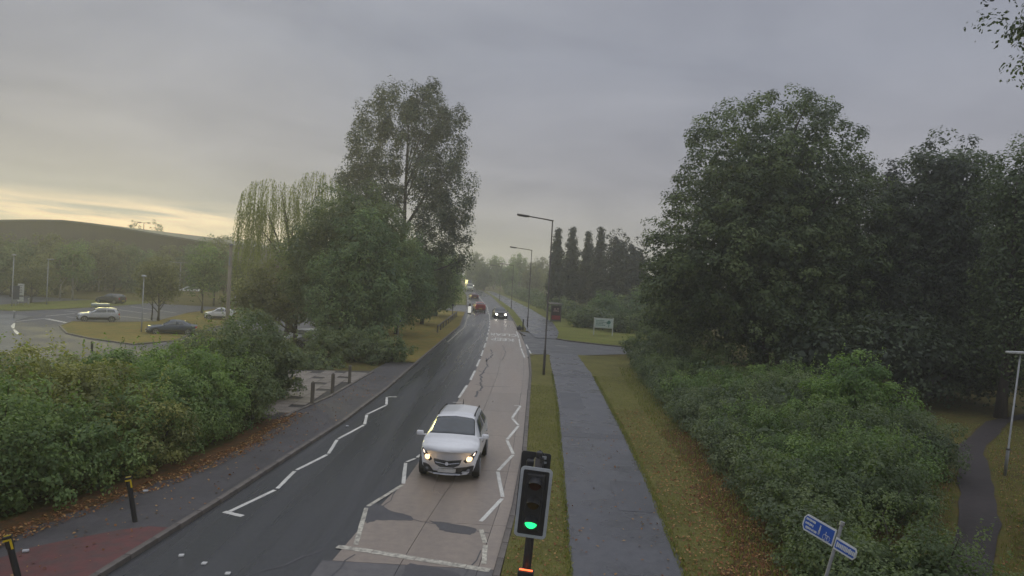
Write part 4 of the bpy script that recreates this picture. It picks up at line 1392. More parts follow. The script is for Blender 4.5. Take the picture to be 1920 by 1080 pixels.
    for s in (1, -1):
        hp = [(s * .52 * hw, h * .60), (s * .60 * hw, h * .545), (s * .80 * hw, h * .60), (s * .93 * hw, h * .80), (s * .90 * hw, h * .83), (s * .70 * hw, h * .72)]
        hd = face('headlight', hp, M_trim if lights else M_lens, d=.03)
        if lights:
            bp = [(s * .70 * hw + .085 * math.cos(a) * (1.5 if lights == 'white' else 1), h * .64 + .07 * math.sin(a) * (1.5 if lights == 'white' else 1)) for a in np.linspace(0, 2 * math.pi, 12, endpoint=False)]
            face('bulb', bp, lm, d=.045, parent=hd)
            face('day_lamp', [(s * .80 * hw, h * .715), (s * .85 * hw, h * .725), (s * .88 * hw, h * .80), (s * .84 * hw, h * .775)], M_led, d=.042, parent=hd)
        tl = [(s * .66 * hw, h * .82), (s * .88 * hw, h * .80), (s * .90 * hw, h * 1.02), (s * .74 * hw, h * 1.0)]
        face('tail_light', tl, M_tail, 1, d=.03)
    gp = [(-.46 * hw, h * .625), (0, h * .60), (.46 * hw, h * .625), (.40 * hw, h * .50), (.22 * hw, h * .44), (-.22 * hw, h * .44), (-.40 * hw, h * .50)]
    gr = face('grille', gp, M_trim, d=.022)
    face('chrome_bar', [(-.44 * hw, h * .568), (0, h * .538), (.44 * hw, h * .568), (.43 * hw, h * .548), (0, h * .518), (-.43 * hw, h * .548)], M_chrome, d=.035, parent=gr)
    face('emblem', [(.055 * math.cos(a), h * .545 + .055 * math.sin(a)) for a in np.linspace(0, 2 * math.pi, 12, endpoint=False)], M_chrome, d=.05, parent=gr)
    face('number_plate', [(-.26, h * .39), (.26, h * .39), (.26, h * .29), (-.26, h * .29)], M_plate, d=.03)
    bz = zs / h
    face('lower_bumper', [(-.86 * hw, h * .44), (-.62 * hw, h * .42), (-.46 * hw, h * .29), (.46 * hw, h * .29), (.62 * hw, h * .42), (.86 * hw, h * .44), (.80 * hw, h * (bz + .02)), (-.80 * hw, h * (bz + .02))], M_trim, d=.02)
    if trim:
        face('skid_plate', [(-.50 * hw, h * (bz + .075)), (.50 * hw, h * (bz + .075)), (.46 * hw, h * (bz + .03)), (-.46 * hw, h * (bz + .03))], M_rim, d=.045)
        for s in (1, -1):
            face('fog_light', [(s * .68 * hw + .05 * math.cos(a), h * .33 + .04 * math.sin(a)) for a in np.linspace(0, 2 * math.pi, 10, endpoint=False)], M_lens, d=.035)
    face('number_plate', [(-.26, h * .62), (.26, h * .62), (.26, h * .49), (-.26, h * .49)], mat('yellow_plate', (.55, .42, .05), rough=.4, scale=20), 1, d=.03)
    face('rear_bumper', [(-.82 * hw, h * .42), (.82 * hw, h * .42), (.78 * hw, h * (bz + .12)), (-.78 * hw, h * (bz + .12))], M_trim, 1, d=.02)
    # wheels
    wr_ = .335 if kind == 'suv' else .30
    for yw in (-.60 * hl if kind != 'small' else -.62 * hl, .62 * hl):
        for s in (1, -1):
            bm_ = BM()
            na = 14
            rin, rout = wr_ + .005, wr_ + .085
            xo, xi = s * (hw * .985 + .012), s * (hw * .72)
            for x_ in (0,):
                a0, a1 = R(-8), R(188)
                ro = [(math.cos(a0 + (a1 - a0) * k / na), math.sin(a0 + (a1 - a0) * k / na)) for k in range(na + 1)]
                oo = [bm_.verts.new((xo, yw + c * rout, wr_ + s_ * rout)) for c, s_ in ro]
                ii = [bm_.verts.new((xo, yw + c * 0, wr_ + s_ * 0)) for c, s_ in ro[:1]]
                ob = [bm_.verts.new((xi, yw + c * rout, wr_ + s_ * rout)) for c, s_ in ro]
                for k in range(na):
                    bm_.faces.new((oo[k], oo[k + 1], ii[0]))
                    bm_.faces.new((oo[k], ob[k], ob[k + 1], oo[k + 1]))
            obj('wheel_arch', bm_, M_trim, root)
            bm_ = BM()
            cyl(bm_, (s * (hw * .985 - .075), yw, wr_), wr_, .20, 'X', 20)
            bmesh.ops.bevel(bm_, geom=[e for e in bm_.edges if abs((e.verts[0].co.x - e.verts[1].co.x)) < 1e-4], offset=.03, segments=2, affect='EDGES')
            wh = obj('wheel', bm_, M_tyre, root, False)
            bm_ = BM()
            xr = s * (hw * .985 + .026)
            cyl(bm_, (xr, yw, wr_), wr_ * .30, .03, 'X', 10)
            for k in range(5):
                a = k * 2 * math.pi / 5 + .3
                box(bm_, (xr, yw + math.cos(a) * wr_ * .38, wr_ + math.sin(a) * wr_ * .38), (.02, wr_ * .62, .055), rot=Matrix.Rotation(a, 4, 'X'))
            ring = 20
            for k in range(ring):
                a = k * 2 * math.pi / ring
                box(bm_, (xr, yw + math.cos(a) * wr_ * .69, wr_ + math.sin(a) * wr_ * .69), (.03, .045, wr_ * .23), rot=Matrix.Rotation(a, 4, 'X'))
            obj('rim', bm_, M_rim, wh)
    # mirrors
    for s in (1, -1):
        bm_ = BM()
        ym = (cw + .10) * hl
        zm_ = belt + .10
        box(bm_, (s * (hw + .11), ym, zm_), (.21, .11, .15), 0, .04)
        box(bm_, (s * (hw - .01), ym + .02, zm_ - .05), (.14, .05, .04), 0, .01)
        obj('wing_mirror', bm_, pm, root, True)
    if trim:
        for s in (1, -1):
            pts = [S(y, 5.3 if s > 0 else 8.7) + Vector((0, 0, z)) for y, z in ((cr + .08, 0), (cr + .12, .055), ((cr + rr) / 2, .06), (rr - .14, .055), (rr - .1, 0))]
            obj('roof_rail', tube(BM(), pts, .022, 6), M_trim, root, True)
        p = S(rr - .12, 7)
        obj('aerial', tube(BM(), [p, p + Vector((0, .10, .16))], [.02, .008], 6), M_trim, root)
        for s in (1, -1):
            pass
        for wr in ((3.55, 3.68), (10.45, 10.32)):
            for (ya, yb) in ((cr - .02, cr + .04), (bb + .14, bb + .2)):
                patch('door_handle', lambda w: (ya, yb), wr, M_chrome, nyp=2, nwp=2, d=.025)
    return root


WHITE = paint('white_paint', (.82, .83, .85))
SILVER = paint('silver_paint', (.50, .52, .54), .3)
REDP = paint('red_paint', (.30, .015, .02))
DRED = paint('dark_red_paint', (.10, .012, .02))
BLUEG = paint('slate_blue_paint', (.05, .072, .115))
GREYP = paint('grey_paint', (.05, .05, .055))

car('suv_car', 'white compact SUV driving towards us with lit headlights', (-1.50, 22.95, .014), R(-2.6), WHITE, 'suv', 4.28, 1.78, 1.66, 'warm', trim=True)
car('red_car', 'bright red hatchback driving away in the left lane', (-5.0, 113.5, .0), R(180 + 9), REDP, 'hatch', 4.0, 1.75, 1.5, scale_res=0)
car('red_car', 'dark red car further away round the bend', (-8.4, 160, .0), R(180 + 12), DRED, 'hatch', 4.2, 1.75, 1.5, scale_res=0)
car('dark_car', 'dark car approaching with bright white headlights on', (-1.5, 100, .0), R(7), GREYP, 'hatch', 4.2, 1.78, 1.45, 'white', scale_res=0)
car('van', 'pale van at the far bend of the road', (-13.3, 224, 0), R(14), paint('cream_paint', (.6, .62, .5)), 'van', 5.0, 2.0, 2.4, cat='van', scale_res=0)
car('lorry_van', 'tall dark vehicle with bright lamp at the far end of the road', (-15.2, 258, 0), R(16), GREYP, 'van', 6.0, 2.3, 3.2, 'white', cat='van', scale_res=0)
x, y = C(184, 603)
sc_ = car('silver_car', 'silver hatchback with pale roof box in the car park', (x, y, ZC_), R(-62), SILVER, 'hatch', 4.1, 1.76, 1.5, cat='car', scale_res=0)
rb_ = empty('roof_box', (x, y, ZC_ + 1.56), R(-62), 'pale green roof box on top of the silver hatchback', 'roof box')
bm = BM(); box(bm, (0, .15, .24), (.85, 1.75, .36), 0, .14)
obj('shell', bm, paint('roof_box_shell', (.36, .42, .40)), rb_, True)
obj('roof_bar', box(BM(), (0, -.25, .02), (1.15, .05, .05)), M_trim, rb_); obj('roof_bar', box(BM(), (0, .6, .02), (1.15, .05, .05)), M_trim, rb_)
x, y = C(322, 627)
car('blue_car', 'dark slate blue saloon car on the near side of the car park island', (x, y, ZC_), R(-66), BLUEG, 'sedan', 4.5, 1.8, 1.42, cat='car', scale_res=0)
x, y = C(412, 600)
car('white_car', 'small rounded white city car half behind the wooden pole', (x, y, ZC_), R(-78), WHITE, 'small', 3.6, 1.65, 1.5, scale_res=0)
x, y = C(354, 554)
car('white_suv_car', 'white SUV parked at the back of the car park', (x, y, ZC_), R(-74), WHITE, 'suv', 4.4, 1.8, 1.68, scale_res=0)
x, y = C(207, 569)
car('dark_car', 'barely visible dark car parked under the trees in the car park', (x, y, ZC_), R(-100), GREYP, 'hatch', 4.2, 1.78, 1.45, scale_res=0)
x, y = C(460, 570)
car('white_van', 'white van seen between the wooden pole and the willow', (x, y, ZC_), R(-20), WHITE, 'van', 4.9, 1.95, 1.95, cat='van', scale_res=0)
x, y = C(567, 648)
car('white_car', 'white car glimpsed through the foliage below the willow', (x, y, ZC_), R(-30), WHITE, 'hatch', 4.1, 1.75, 1.5, scale_res=0)
x, y = C(615, 612)
car('white_car', 'white car barely glimpsed through leaves under the dark domed tree', (x, y, ZC_), R(-70), WHITE, 'hatch', 4.1, 1.75, 1.5, scale_res=0)

# ------------------------------------------------------------------ street furniture
M_col = mat('lamp_column', (.085, .078, .072), (.11, .098, .09), rough=.65, scale=8, metal=.2)
M_galv = mat('galvanised', (.30, .31, .32), (.38, .39, .40), rough=.45, scale=8, metal=.4)
M_black = mat('black_plastic', (.020, .020, .022), (.028, .028, .03), rough=.5, scale=12)
M_yellow = mat('yellow_band', (.75, .55, .02), rough=.45, scale=12)
M_grey = mat('grey_border', (.42, .45, .48), (.36, .38, .41), rough=.5, scale=14)
M_wood = mat('weathered_timber', (.12, .105, .085), (.17, .15, .125), rough=.85, scale=5, stretch=(3, 3, .4), bump=.3)

LG = 'street lamps along the right of the road'


def street_lamp(loc, h, lb, arm=2.0, rz=0.0):
    r = empty('street_lamp', loc, rz, lb, 'street lamp', LG)
    obj('column', tube(BM(), [(0, 0, -.1), (0, 0, 1.5), (0, 0, 1.56), (0, 0, h)], [.082, .082, .054, .04], 10), M_col, r, True)
    obj('door', box(BM(), (0, -.115, .75), (.10, .02, .6), 0, .004), M_col, r)
    obj('arm', tube(BM(), [(.06, 0, h - .04), (-.4, 0, h + .03), (-arm, 0, h + .16)], [.045, .04, .035], 8), M_col, r, True)
    bm_ = BM(); box(bm_, (-arm - .32, 0, h + .19), (.78, .26, .12), rot=Matrix.Rotation(R(6), 4, 'Y'), bev=.04)
    hd = obj('lamp_head', bm_, M_col, r, True)
    obj('lens', box(BM(), (-arm - .36, 0, h + .125), (.5, .2, .03), rot=Matrix.Rotation(R(6), 4, 'Y')), M_lens, hd)
    return r


street_lamp((2.26, 44.45, .09), 9.55, 'tallest street lamp, on the grass verge before the side road', 1.5)
street_lamp((1.95, 79.8, .05), 8.9, 'second street lamp, just past the side road', 1.75)
street_lamp((.05, 125, .05), 7.6, 'third street lamp on the far verge', 1.7)
street_lamp((-2.6, 158, .05), 7.6, 'fourth street lamp, the farthest on the verge', 1.7)

CL = 'lamps in the car park'


def park_lamp(px, py, h, lb, kind='single', rz=0.0):
    x, y = C(px, py)
    r = empty('park_lamp', (x, y, ZC_), rz, lb, 'lamp', CL)
    obj('column', tube(BM(), [(0, 0, 0), (0, 0, 1.0), (0, 0, h)], [.07, .06, .045], 8), M_galv, r, True)
    if kind == 'double':
        obj('arm', tube(BM(), [(-1.5, 0, h + .04), (0, 0, h), (1.5, 0, h + .04)], .035, 6), M_galv, r)
        for s in (1, -1):
            obj('lamp_head', box(BM(), (s * 1.7, 0, h + .06), (.6, .25, .1), 0, .03), M_galv, r)
    elif kind == 'side':
        obj('lamp_head', box(BM(), (.28, 0, h + .05), (.8, .3, .16), 0, .05), M_galv, r)
    else:
        obj('lamp_head', cyl(BM(), (0, 0, h + .06), .26, .14, 'Z', 14, .16), M_galv, r)
    return r


park_lamp(265, 624, 5.4, 'lamp on the car park island, left of the dark blue car')
park_lamp(87, 572, 6.0, 'pale lamp with a flat head pointing right on the bank', 'side')
park_lamp(22, 575, 6.4, 'thin lamp near the left edge of the car park', 'single')
park_lamp(336, 556, 6.2, 'twin armed lamp by the white SUV at the back', 'double')
x, y, z = PXY(270, 418, 165)
r = empty('mast_lamp', (x, y, ZC_), 0, 'twin headed lamp mast rising above the warehouse roof', 'lamp', CL)
obj('column', tube(BM(), [(0, 0, 0), (0, 0, z + 1.4)], [.14, .08], 8), M_col, r); obj('arm', tube(BM(), [(-.9, 0, z + 1.5), (.9, 0, z + 1.5)], .05, 6), M_col, r)
obj('lamp_head', box(BM(), (1.1, 0, z + 1.5), (.7, .4, .22), 0, .04), M_col, r); obj('lamp_head', box(BM(), (-1.1, 0, z + 1.5), (.7, .4, .22), 0, .04), M_col, r)
# white notices by the car park entrance
x, y = C(38, 572)
r = empty('notice', (x, y, ZC_), R(8), 'white two part notice on the bank at the left edge', 'sign')
obj('panel', box(BM(), (0, 0, 2.0), (.75, .08, 1.5), 0, .01), mat('sign_white', (.62, .64, .6), rough=.4, scale=9), r); obj('panel', box(BM(), (0, 0, .75), (.7, .08, .6), 0, .01), MATS['sign_white'], r)
obj('post', box(BM(), (-.3, .08, 1.3), (.07, .07, 2.8)), M_galv, r); obj('post', box(BM(), (.3, .08, 1.3), (.07, .07, 2.8)), M_galv, r)
for k in range(5):
    obj('lettering', box(BM(), (-.05, -.045, 2.5 - k * .22), (.5 - .07 * (k % 3), .004, .06)), M_col, r)
x, y = C(29, 574)
r = empty('notice', (x, y, ZC_), R(8), 'dark blue notice just left of the white notice on the bank', 'sign')
obj('panel', box(BM(), (0, 0, 1.7), (.8, .08, 1.7), 0, .01), mat('sign_navy', (.03, .04, .08), rough=.4, scale=9), r); obj('post', box(BM(), (0, .08, .6), (.07, .07, 1.2)), M_galv, r)
for (px, py, lb) in [(26, 598, 'pale stub bollard at the left end of the car park road'), (53, 571, 'small white post beside the white notice'), (172, 661, 'short black bollard behind the left hedge')]:
    x, y = C(px, py)
    r = empty('marker_post', (x, y, ZC_), 0, lb, 'bollard')
    obj('post', tube(BM(), [(0, 0, 0), (0, 0, .75)], .09, 8), M_galv if 'black' not in lb else M_black, r); obj('cap', cyl(BM(), (0, 0, .79), .105, .1, 'Z', 8), M_black if 'black' in lb else M_white, r)
# wooden pole
px_, py_ = -16.1, 41.0
r = empty('wooden_pole', (px_, py_, -1.2), 0, 'bare wooden utility pole rising out of the left hedge', 'utility pole')
obj('pole', tube(BM(), [(0, 0, -.2), (0, 0, 3), (0, 0, 8.1)], [.125, .115, .09], 10), mat('pole_timber', (.24, .21, .16), (.30, .27, .21), rough=.85, scale=4, stretch=(3, 3, .3)), r, True)
obj('pole_cap', cyl(BM(), (0, 0, 8.14), .12, .08, 'Z', 10), M_galv, r); obj('bracket', box(BM(), (0, -.13, 7.2), (.06, .06, .5)), M_galv, r)

# yellow topped bollards by the crossing
BGp = 'bollards with yellow tops on the left pavement'


def bollard(loc, lb, lean):
    r = empty('bollard', loc, 0, lb, 'bollard', BGp)
    r.rotation_euler = (0, lean, R(20))
    obj('post', tube(BM(), [(0, 0, -.1), (0, 0, .80), (0, 0, .83), (0, 0, 1.0)], [.055, .055, .066, .066], 14), M_black, r, False)
    bm_ = BM()
    prism(bm_, [(-.068, -.068), (.068, -.068), (.068, .05), (.0, .1), (-.068, .05)], (0, 0, 1.0), (1, 0, 0), (0, 1, 0), .035)
    obj('cap', bm_, M_black, r)
    # chevron of yellow reflective tape: top edge and corner strip
    bm_ = BM()
    box(bm_, (.0, -.07, .975), (.13, .012, .032))
    box(bm_, (.048, -.07, .88), (.034, .012, .155))
    obj('reflective_band', bm_, M_yellow, r)
    bm_ = BM(); box(bm_, (.0, 0, 1.04), (.11, .03, .012)); obj('top_band', bm_, M_yellow, r)
    return r


bollard((-8.25, 16.25, .09), 'black bollard with yellow chevron top, in front of the dark hedge', R(-10))
bollard((*G(40, 1118), .09), 'black bollard with yellow strip, cut by the left picture edge', R(-14))
# litter
M_can = mat('can_metal', (.6, .6, .6), (.4, .42, .45), rough=.3, scale=30)
for (px, py, lb) in [(48, 1036, 'crushed white drink can lying on the soil by the left bollard'), (273, 923, 'white drink can lying under the hedge beyond the bollard'), (651, 796, 'pale scrap lying against the left kerb')]:
    x, y = G(px, py, .09)
    bm_ = BM(); cyl(bm_, (0, 0, 0), .033, .12, 'X', 10)
    bmesh.ops.bevel(bm_, geom=[e for e in bm_.edges if abs(e.verts[0].co.x - e.verts[1].co.x) < 1e-4], offset=.008, segments=1, affect='EDGES')
    o = obj('drink_can', bm_, M_can); o.location = (x, y, .125 if px < 600 else .03); o.rotation_euler.z = random.uniform(-.5, .5)
    tag(o, lb, 'litter')
# timber posts
PG = 'timber posts along the paved corner'
for (px, py, h, lb) in [(585, 757, .95, 'nearest timber post on the paved corner'), (623, 737, .92, 'middle timber post on the paved corner'), (655, 718, .9, 'farthest timber post on the paved corner')]:
    x, y = G(px, py, .1)
    r = empty('timber_post', (x, y, .08), R(random.uniform(-10, 10)), lb, 'post', PG)
    obj('post', box(BM(), (0, 0, h / 2), (.15, .15, h), 0, .015), M_wood, r)
    bm_ = BM(); bmesh.ops.create_cone(bm_, cap_ends=True, segments=4, radius1=.105, radius2=.03, depth=.05, matrix=Matrix.Translation((0, 0, h + .025)) @ Matrix.Rotation(R(45), 4, 'Z')); obj('cap', bm_, M_wood, r)
# knee rail on the dry verge
r = empty('knee_rail', (-7.0, 70, .07), 0, 'low dark timber rail along the dry grass verge', 'fence')
for k in range(9):
    obj('post', box(BM(), (-.02 * k, k * 3.2, .28), (.14, .14, .62), 0, .01), M_wood, r)
for k in range(8):
    obj('rail', box(BM(), (-.02 * k - .01, k * 3.2 + 1.6, .64), (.16, 3.18, .12), R(.36), .01), M_wood, r)
r = empty('verge_post', (-7.25, 90, .07), 0, 'thin dark post standing up from the dry grass verge', 'post')
obj('post', tube(BM(), [(0, 0, 0), (0, 0, 1.75)], .05, 8), M_col, r); obj('cap', cyl(BM(), (0, 0, 1.82), .13, .22, 'Z', 8), M_black, r)
# lit keep-left bollard at the junction
r = empty('lit_bollard', (-5.95, 104, .07), 0, 'white lit traffic bollard beside the left junction', 'bollard')
bm_ = BM(); box(bm_, (0, 0, .62), (.42, .25, .95), 0, .06)
obj('shell', bm_, mat('lit_shell', (.8, .8, .75), rough=.4, scale=9, emit=(1, .98, .85), estr=.55), r, True); obj('base', box(BM(), (0, 0, .07), (.5, .35, .16)), M_black, r); obj('cap', box(BM(), (0, 0, 1.3), (.3, .2, .4), 0, .05), M_col, r)
# posts near the second lamp
r = empty('slim_bollard', (1.45, 79.2, .05), 0, 'slim dark bollard just left of the second street lamp', 'bollard')
obj('post', tube(BM(), [(0, 0, 0), (0, 0, 1.15)], .075, 8), M_black, r); obj('cap', cyl(BM(), (0, 0, 1.18), .09, .08, 'Z', 8), M_black, r)
r = empty('traffic_cone', (1.9, 78.6, .05), 0, 'small pale cone at the foot of the second street lamp', 'cone')
obj('body', cyl(BM(), (0, 0, .24), .15, .46, 'Z', 10, .03), M_grey, r); obj('base', box(BM(), (0, 0, .02), (.36, .36, .04)), M_black, r)
r = empty('dark_sack', (1.05, 79.0, .0), 0, 'dark sack lying at the road edge near the slim bollard', 'sack')
bm_ = BM(); bmesh.ops.create_icosphere(bm_, subdivisions=2, radius=.32)
for v in bm_.verts: v.co.z *= .9; v.co += Vector((random.uniform(-.03, .03),) * 3)
bmesh.ops.translate(bm_, verts=bm_.verts, vec=(0, 0, .27)); obj('bag', bm_, M_black, r, True)
bm_ = BM(); cyl(bm_, (.05, 0, .58), .05, .12, 'Z', 6, .09); obj('neck', bm_, M_black, r)

# notice board on the lawn
bx, by = 10.2, 78.5
r = empty('notice_board', (bx, by, .05), R(-6), 'pale green notice board on two white posts on the lawn', 'sign')
r.scale = (1.1, 1.1, 1.14)
M_bw = mat('board_white', (.60, .63, .58), (.55, .58, .54), rough=.45, scale=6)
M_bg = mat('board_green', (.54, .63, .60), (.50, .59, .56), rough=.4, scale=5)
M_teal = mat('board_teal', (.05, .20, .17), rough=.4, scale=9)
for s in (-1, 1):
    obj('post', box(BM(), (s * .92, .0, .85), (.10, .10, 1.7), 0, .01), M_bw, r)
obj('panel', box(BM(), (0, -.06, 1.18), (1.9, .06, .95), 0, .01), M_bw, r)
obj('panel_face', box(BM(), (0, -.095, 1.18), (1.76, .012, .82)), M_bg, r)
for k, (w_, z_) in enumerate([(.75, 1.42), (.9, 1.27), (.6, 1.13), (.8, .99)]):
    bm_ = BM(); x0 = -.74
    while x0 < -.74 + w_:
        l_ = random.uniform(.06, .16); box(bm_, (x0 + l_ / 2, -.106, z_), (l_, .006, .055)); x0 += l_ + .035
    obj('lettering', bm_, M_teal, r)
bm_ = BM(); cyl(bm_, (.52, -.106, 1.30), .17, .008, 'Y', 14); cyl(bm_, (.38, -.107, 1.22), .10, .007, 'Y', 12); box(bm_, (.52, -.106, 1.0), (.06, .006, .34)); obj('logo', bm_, M_teal, r)

# bus shelter
r = empty('bus_shelter', (6.1, 96.6, .05), R(3), 'dark bus shelter with a red advertising panel at its near end', 'bus shelter')
obj('roof', box(BM(), (0, 2.0, 2.42), (1.6, 4.4, .12), 0, .03), M_col, r)
for (px, py) in [(-.68, .1), (.68, .1), (-.68, 3.9), (.68, 3.9)]:
    obj('post', box(BM(), (px, py, 1.18), (.08, .08, 2.36)), M_col, r)
for k in range(3):
    obj('glass_panel', box(BM(), (.70, .8 + k * 1.2, 1.3), (.02, 1.1, 1.9)), M_glass, r)
f = obj('advert_frame', box(BM(), (0, 0, 1.22), (1.34, .16, 2.1), 0, .03), M_black, r)
p_ = obj('poster', box(BM(), (0, -.088, 1.24), (1.16, .012, 1.78)), mat('poster_maroon', (.035, .014, .02), rough=.25, scale=3), r)
obj('poster_print', box(BM(), (0, -.097, .64), (1.14, .006, .55)), mat('poster_red', (.33, .035, .045), (.24, .02, .03), rough=.25, scale=2), p_)
bm_ = BM()
for (cx, cz, a, b) in [(-.2, 1.78, .16, .13), (.22, 1.82, .16, .12), (-.05, 1.55, .22, .12), (.25, 1.5, .13, .1), (-.3, 1.5, .1, .1)]:
    prism(bm_, [(cx + a * math.cos(t_), cz + b * math.sin(t_)) for t_ in np.linspace(0, 2 * math.pi, 9, endpoint=False)], (0, -.0965 - random.uniform(0, .004), 0), (1, 0, 0), (0, 0, 1), -.004, (0, 1, 0))
obj('poster_print', bm_, mat('poster_pink', (.30, .19, .18), (.2, .12, .13), rough=.3, scale=5), p_)
obj('bench', box(BM(), (.45, 2.2, .5), (.3, 2.4, .06)), M_col, r)

# small blue sign in the left trees
r = empty('blue_sign', (-8.45, 54.6, 0), R(4), 'small round blue cycle route sign half hidden in the left trees', 'sign')
obj('post', tube(BM(), [(0, 0, -.2), (0, 0, 2.6)], .04, 8), M_galv, r)
obj('disc', cyl(BM(), (0, -.06, 2.3), .26, .02, 'Y', 20), mat('sign_blue', (.02, .055, .30), (.022, .06, .32), rough=.4, scale=6), r)
obj('ring', cyl(BM(), (0, -.05, 2.3), .285, .02, 'Y', 20), mat('sign_rim_white', (.55, .57, .6), rough=.4, scale=8), r)
# woodland path lamp
r = empty('path_lamp', (18.1, 25.8, 0), 0, 'slim grey lamp beside the woodland path at the right edge', 'lamp')
r.rotation_euler.y = R(3.2)
obj('column', tube(BM(), [(0, 0, -.1), (0, 0, .9), (0, 0, .93), (0, 0, 4.35)], [.055, .055, .034, .028], 8), M_galv, r, True)
bm_ = BM(); box(bm_, (-.18, 0, 4.42), (.62, .2, .09), rot=Matrix.Rotation(R(-5), 4, 'Y'), bev=.03); obj('lamp_head', bm_, mat('lamp_white', (.6, .62, .63), rough=.4, scale=9), r, True)
obj('collar', cyl(BM(), (0, 0, .93), .075, .06, 'Z', 8), M_col, r)

# blue fingerpost
fx, fy = 4.49, 10.7
fp = empty('fingerpost', (fx, fy, 0), 0, 'grey fingerpost with two blue direction arms by the right shrubs', 'sign')
fp.rotation_euler = (R(2), R(12), 0)
fp.scale = (.74, .74, 1.065)
obj('post', tube(BM(), [(0, 0, -.1), (0, 0, 2.66)], .034, 10), mat('post_grey', (.17, .175, .18), (.22, .225, .23), rough=.5, scale=8), fp, True); obj('cap', cyl(BM(), (0, 0, 2.68), .05, .05, 'Z', 10), M_galv, fp)
M_sb = mat('sign_blue_face', (.02, .09, .42), (.025, .10, .46), rough=.35, scale=5)
M_sw = mat('sign_white_edge', (.55, .58, .60), (.48, .5, .53), rough=.45, scale=12)


def finger(dirv, L, hgt, z, lb):
    d = Vector((dirv[0], dirv[1], 0)).normalized()
    up = Vector((0, 0, 1))
    nrm = d.cross(up)
    if nrm.y > 0:
        nrm = -nrm
    o0 = d * .02 + nrm * .05 + up * z
    a_ = hgt / 2

    def outline(g):
        return [(g, -a_ + g), (L - a_ * .55, -a_ + g), (L - g * 1.3, -a_ * .45), (L - g * 1.3, a_ * .45), (L - a_ * .55, a_ - g), (g, a_ - g)]
    bm1 = BM(); prism(bm1, outline(0), o0, d, up, .022, nrm)
    arm = obj('direction_arm', bm1, M_sw, fp)
    bm2 = BM(); prism(bm2, outline(.024), o0 + nrm * .021, d, up, .004, nrm)
    obj('sign_face', bm2, M_sb, arm)
    return arm, d, up, nrm, o0


arm, d, up, nrm, o0 = finger((-.60, 1.25), .80, .24, 2.45, '')
flip = -d  # text reads from left (tip) to post
bm_ = BM()
def stroke(bm_, u, v, w, h_):
    c = o0 + d * u + up * v + nrm * .028
    M_ = Matrix((d, nrm, up)).transposed()
    box(bm_, c, (w, .004, h_), rot=M_.to_4x4())
for k, v in enumerate((.06, 0.0, -.06)):
    u = .72 - (.03 if k == 2 else 0)
    n_ = 7 - k % 2
    bm_ = BM()
    for j in range(n_):
        w_ = random.uniform(.022, .034)
        stroke(bm_, u, v + random.uniform(-.003, .003), w_, random.uniform(.026, .036)); u -= w_ + .009
    obj('lettering', bm_, M_sw, arm)
bm_ = BM()
for cu in (.12, .22):
    for a in np.linspace(0, 2 * math.pi, 10, endpoint=False):
        stroke(bm_, cu + .036 * math.cos(a), -.055 + .036 * math.sin(a), .012, .012)
stroke(bm_, .17, -.02, .08, .01); stroke(bm_, .15, -.04, .012, .05); stroke(bm_, .2, .0, .012, .05)
obj('cycle_symbol', bm_, M_sw, arm)
bm_ = BM()
stroke(bm_, .36, .055, .025, .025); stroke(bm_, .36, .015, .03, .05); stroke(bm_, .35, -.04, .012, .06); stroke(bm_, .375, -.04, .012, .06)
stroke(bm_, .44, -.06, .05, .03)
obj('walking_symbol', bm_, M_sw, arm)
arm, d, up, nrm, o0 = finger((.55, -1.25), .52, .165, 2.40, '')
bm_ = BM(); u = .07
for j in range(12):
    w_ = random.uniform(.022, .034); stroke(bm_, u, 0, w_, random.uniform(.05, .075)); u += w_ + .01
obj('lettering', bm_, M_sw, arm)

# ------------------------------------------------------------------ traffic signal
tx, ty = .43, 11.75
ts = empty('traffic_signal', (tx, ty, 0), 0, 'traffic signal showing green with white bordered board on black post', 'traffic light')
ts.rotation_euler = (R(-1), R(3.0), R(-6))
M_sig = mat('signal_black', (.022, .022, .026), (.03, .03, .034), rough=.5, scale=10)
obj('post', tube(BM(), [(0, 0, -.1), (0, 0, 3.2)], .072, 14), mat('signal_post', (.035, .03, .032), rough=.5, scale=8), ts, True)


def rrect(w, h, r, n=4):
    p = []
    for (cx, cz, a0) in ((w / 2 - r, h / 2 - r, 0), (-w / 2 + r, h / 2 - r, 90), (-w / 2 + r, -h / 2 + r, 180), (w / 2 - r, -h / 2 + r, 270)):
        for k in range(n + 1):
            a = R(a0 + 90 * k / n)
            p.append((cx + r * math.cos(a), cz + r * math.sin(a)))
    return p


hz = 2.53
bm_ = BM(); prism(bm_, rrect(.50, 1.12, .06), (0, -.20, hz), (1, 0, 0), (0, 0, 1), .02, (0, 1, 0)); obj('backing_board', bm_, M_sig, ts)
# white border: ring of the rounded rectangle
o_, i_ = rrect(.52, 1.14, .07), rrect(.42, 1.04, .025)
bm_ = BM()
A = [bm_.verts.new((x, -.222, hz + z)) for x, z in o_]; B = [bm_.verts.new((x, -.222, hz + z)) for x, z in i_]
A2 = [bm_.verts.new((x, -.204, hz + z)) for x, z in o_]
for k in range(len(o_)):
    j = (k + 1) % len(o_)
    bm_.faces.new((A[k], A[j], B[j], B[k])); bm_.faces.new((A[k], A2[k], A2[j], A[j]))
bmesh.ops.recalc_face_normals(bm_, faces=bm_.faces); obj('white_border', bm_, M_grey, ts)
bm_ = BM(); box(bm_, (0, -.14, hz), (.30, .20, .94), 0, .03)
obj('signal_head', bm_, M_sig, ts)
M_green_l = mat('green_lens_lit', (.05, .8, .3), rough=.3, scale=20, emit=(.02, 1.0, .25), estr=1.6)
M_red_l = mat('red_lens_unlit', (.06, .012, .012), rough=.25, scale=20)
M_amb_l = mat('amber_lens_unlit', (.07, .04, .012), rough=.25, scale=20)
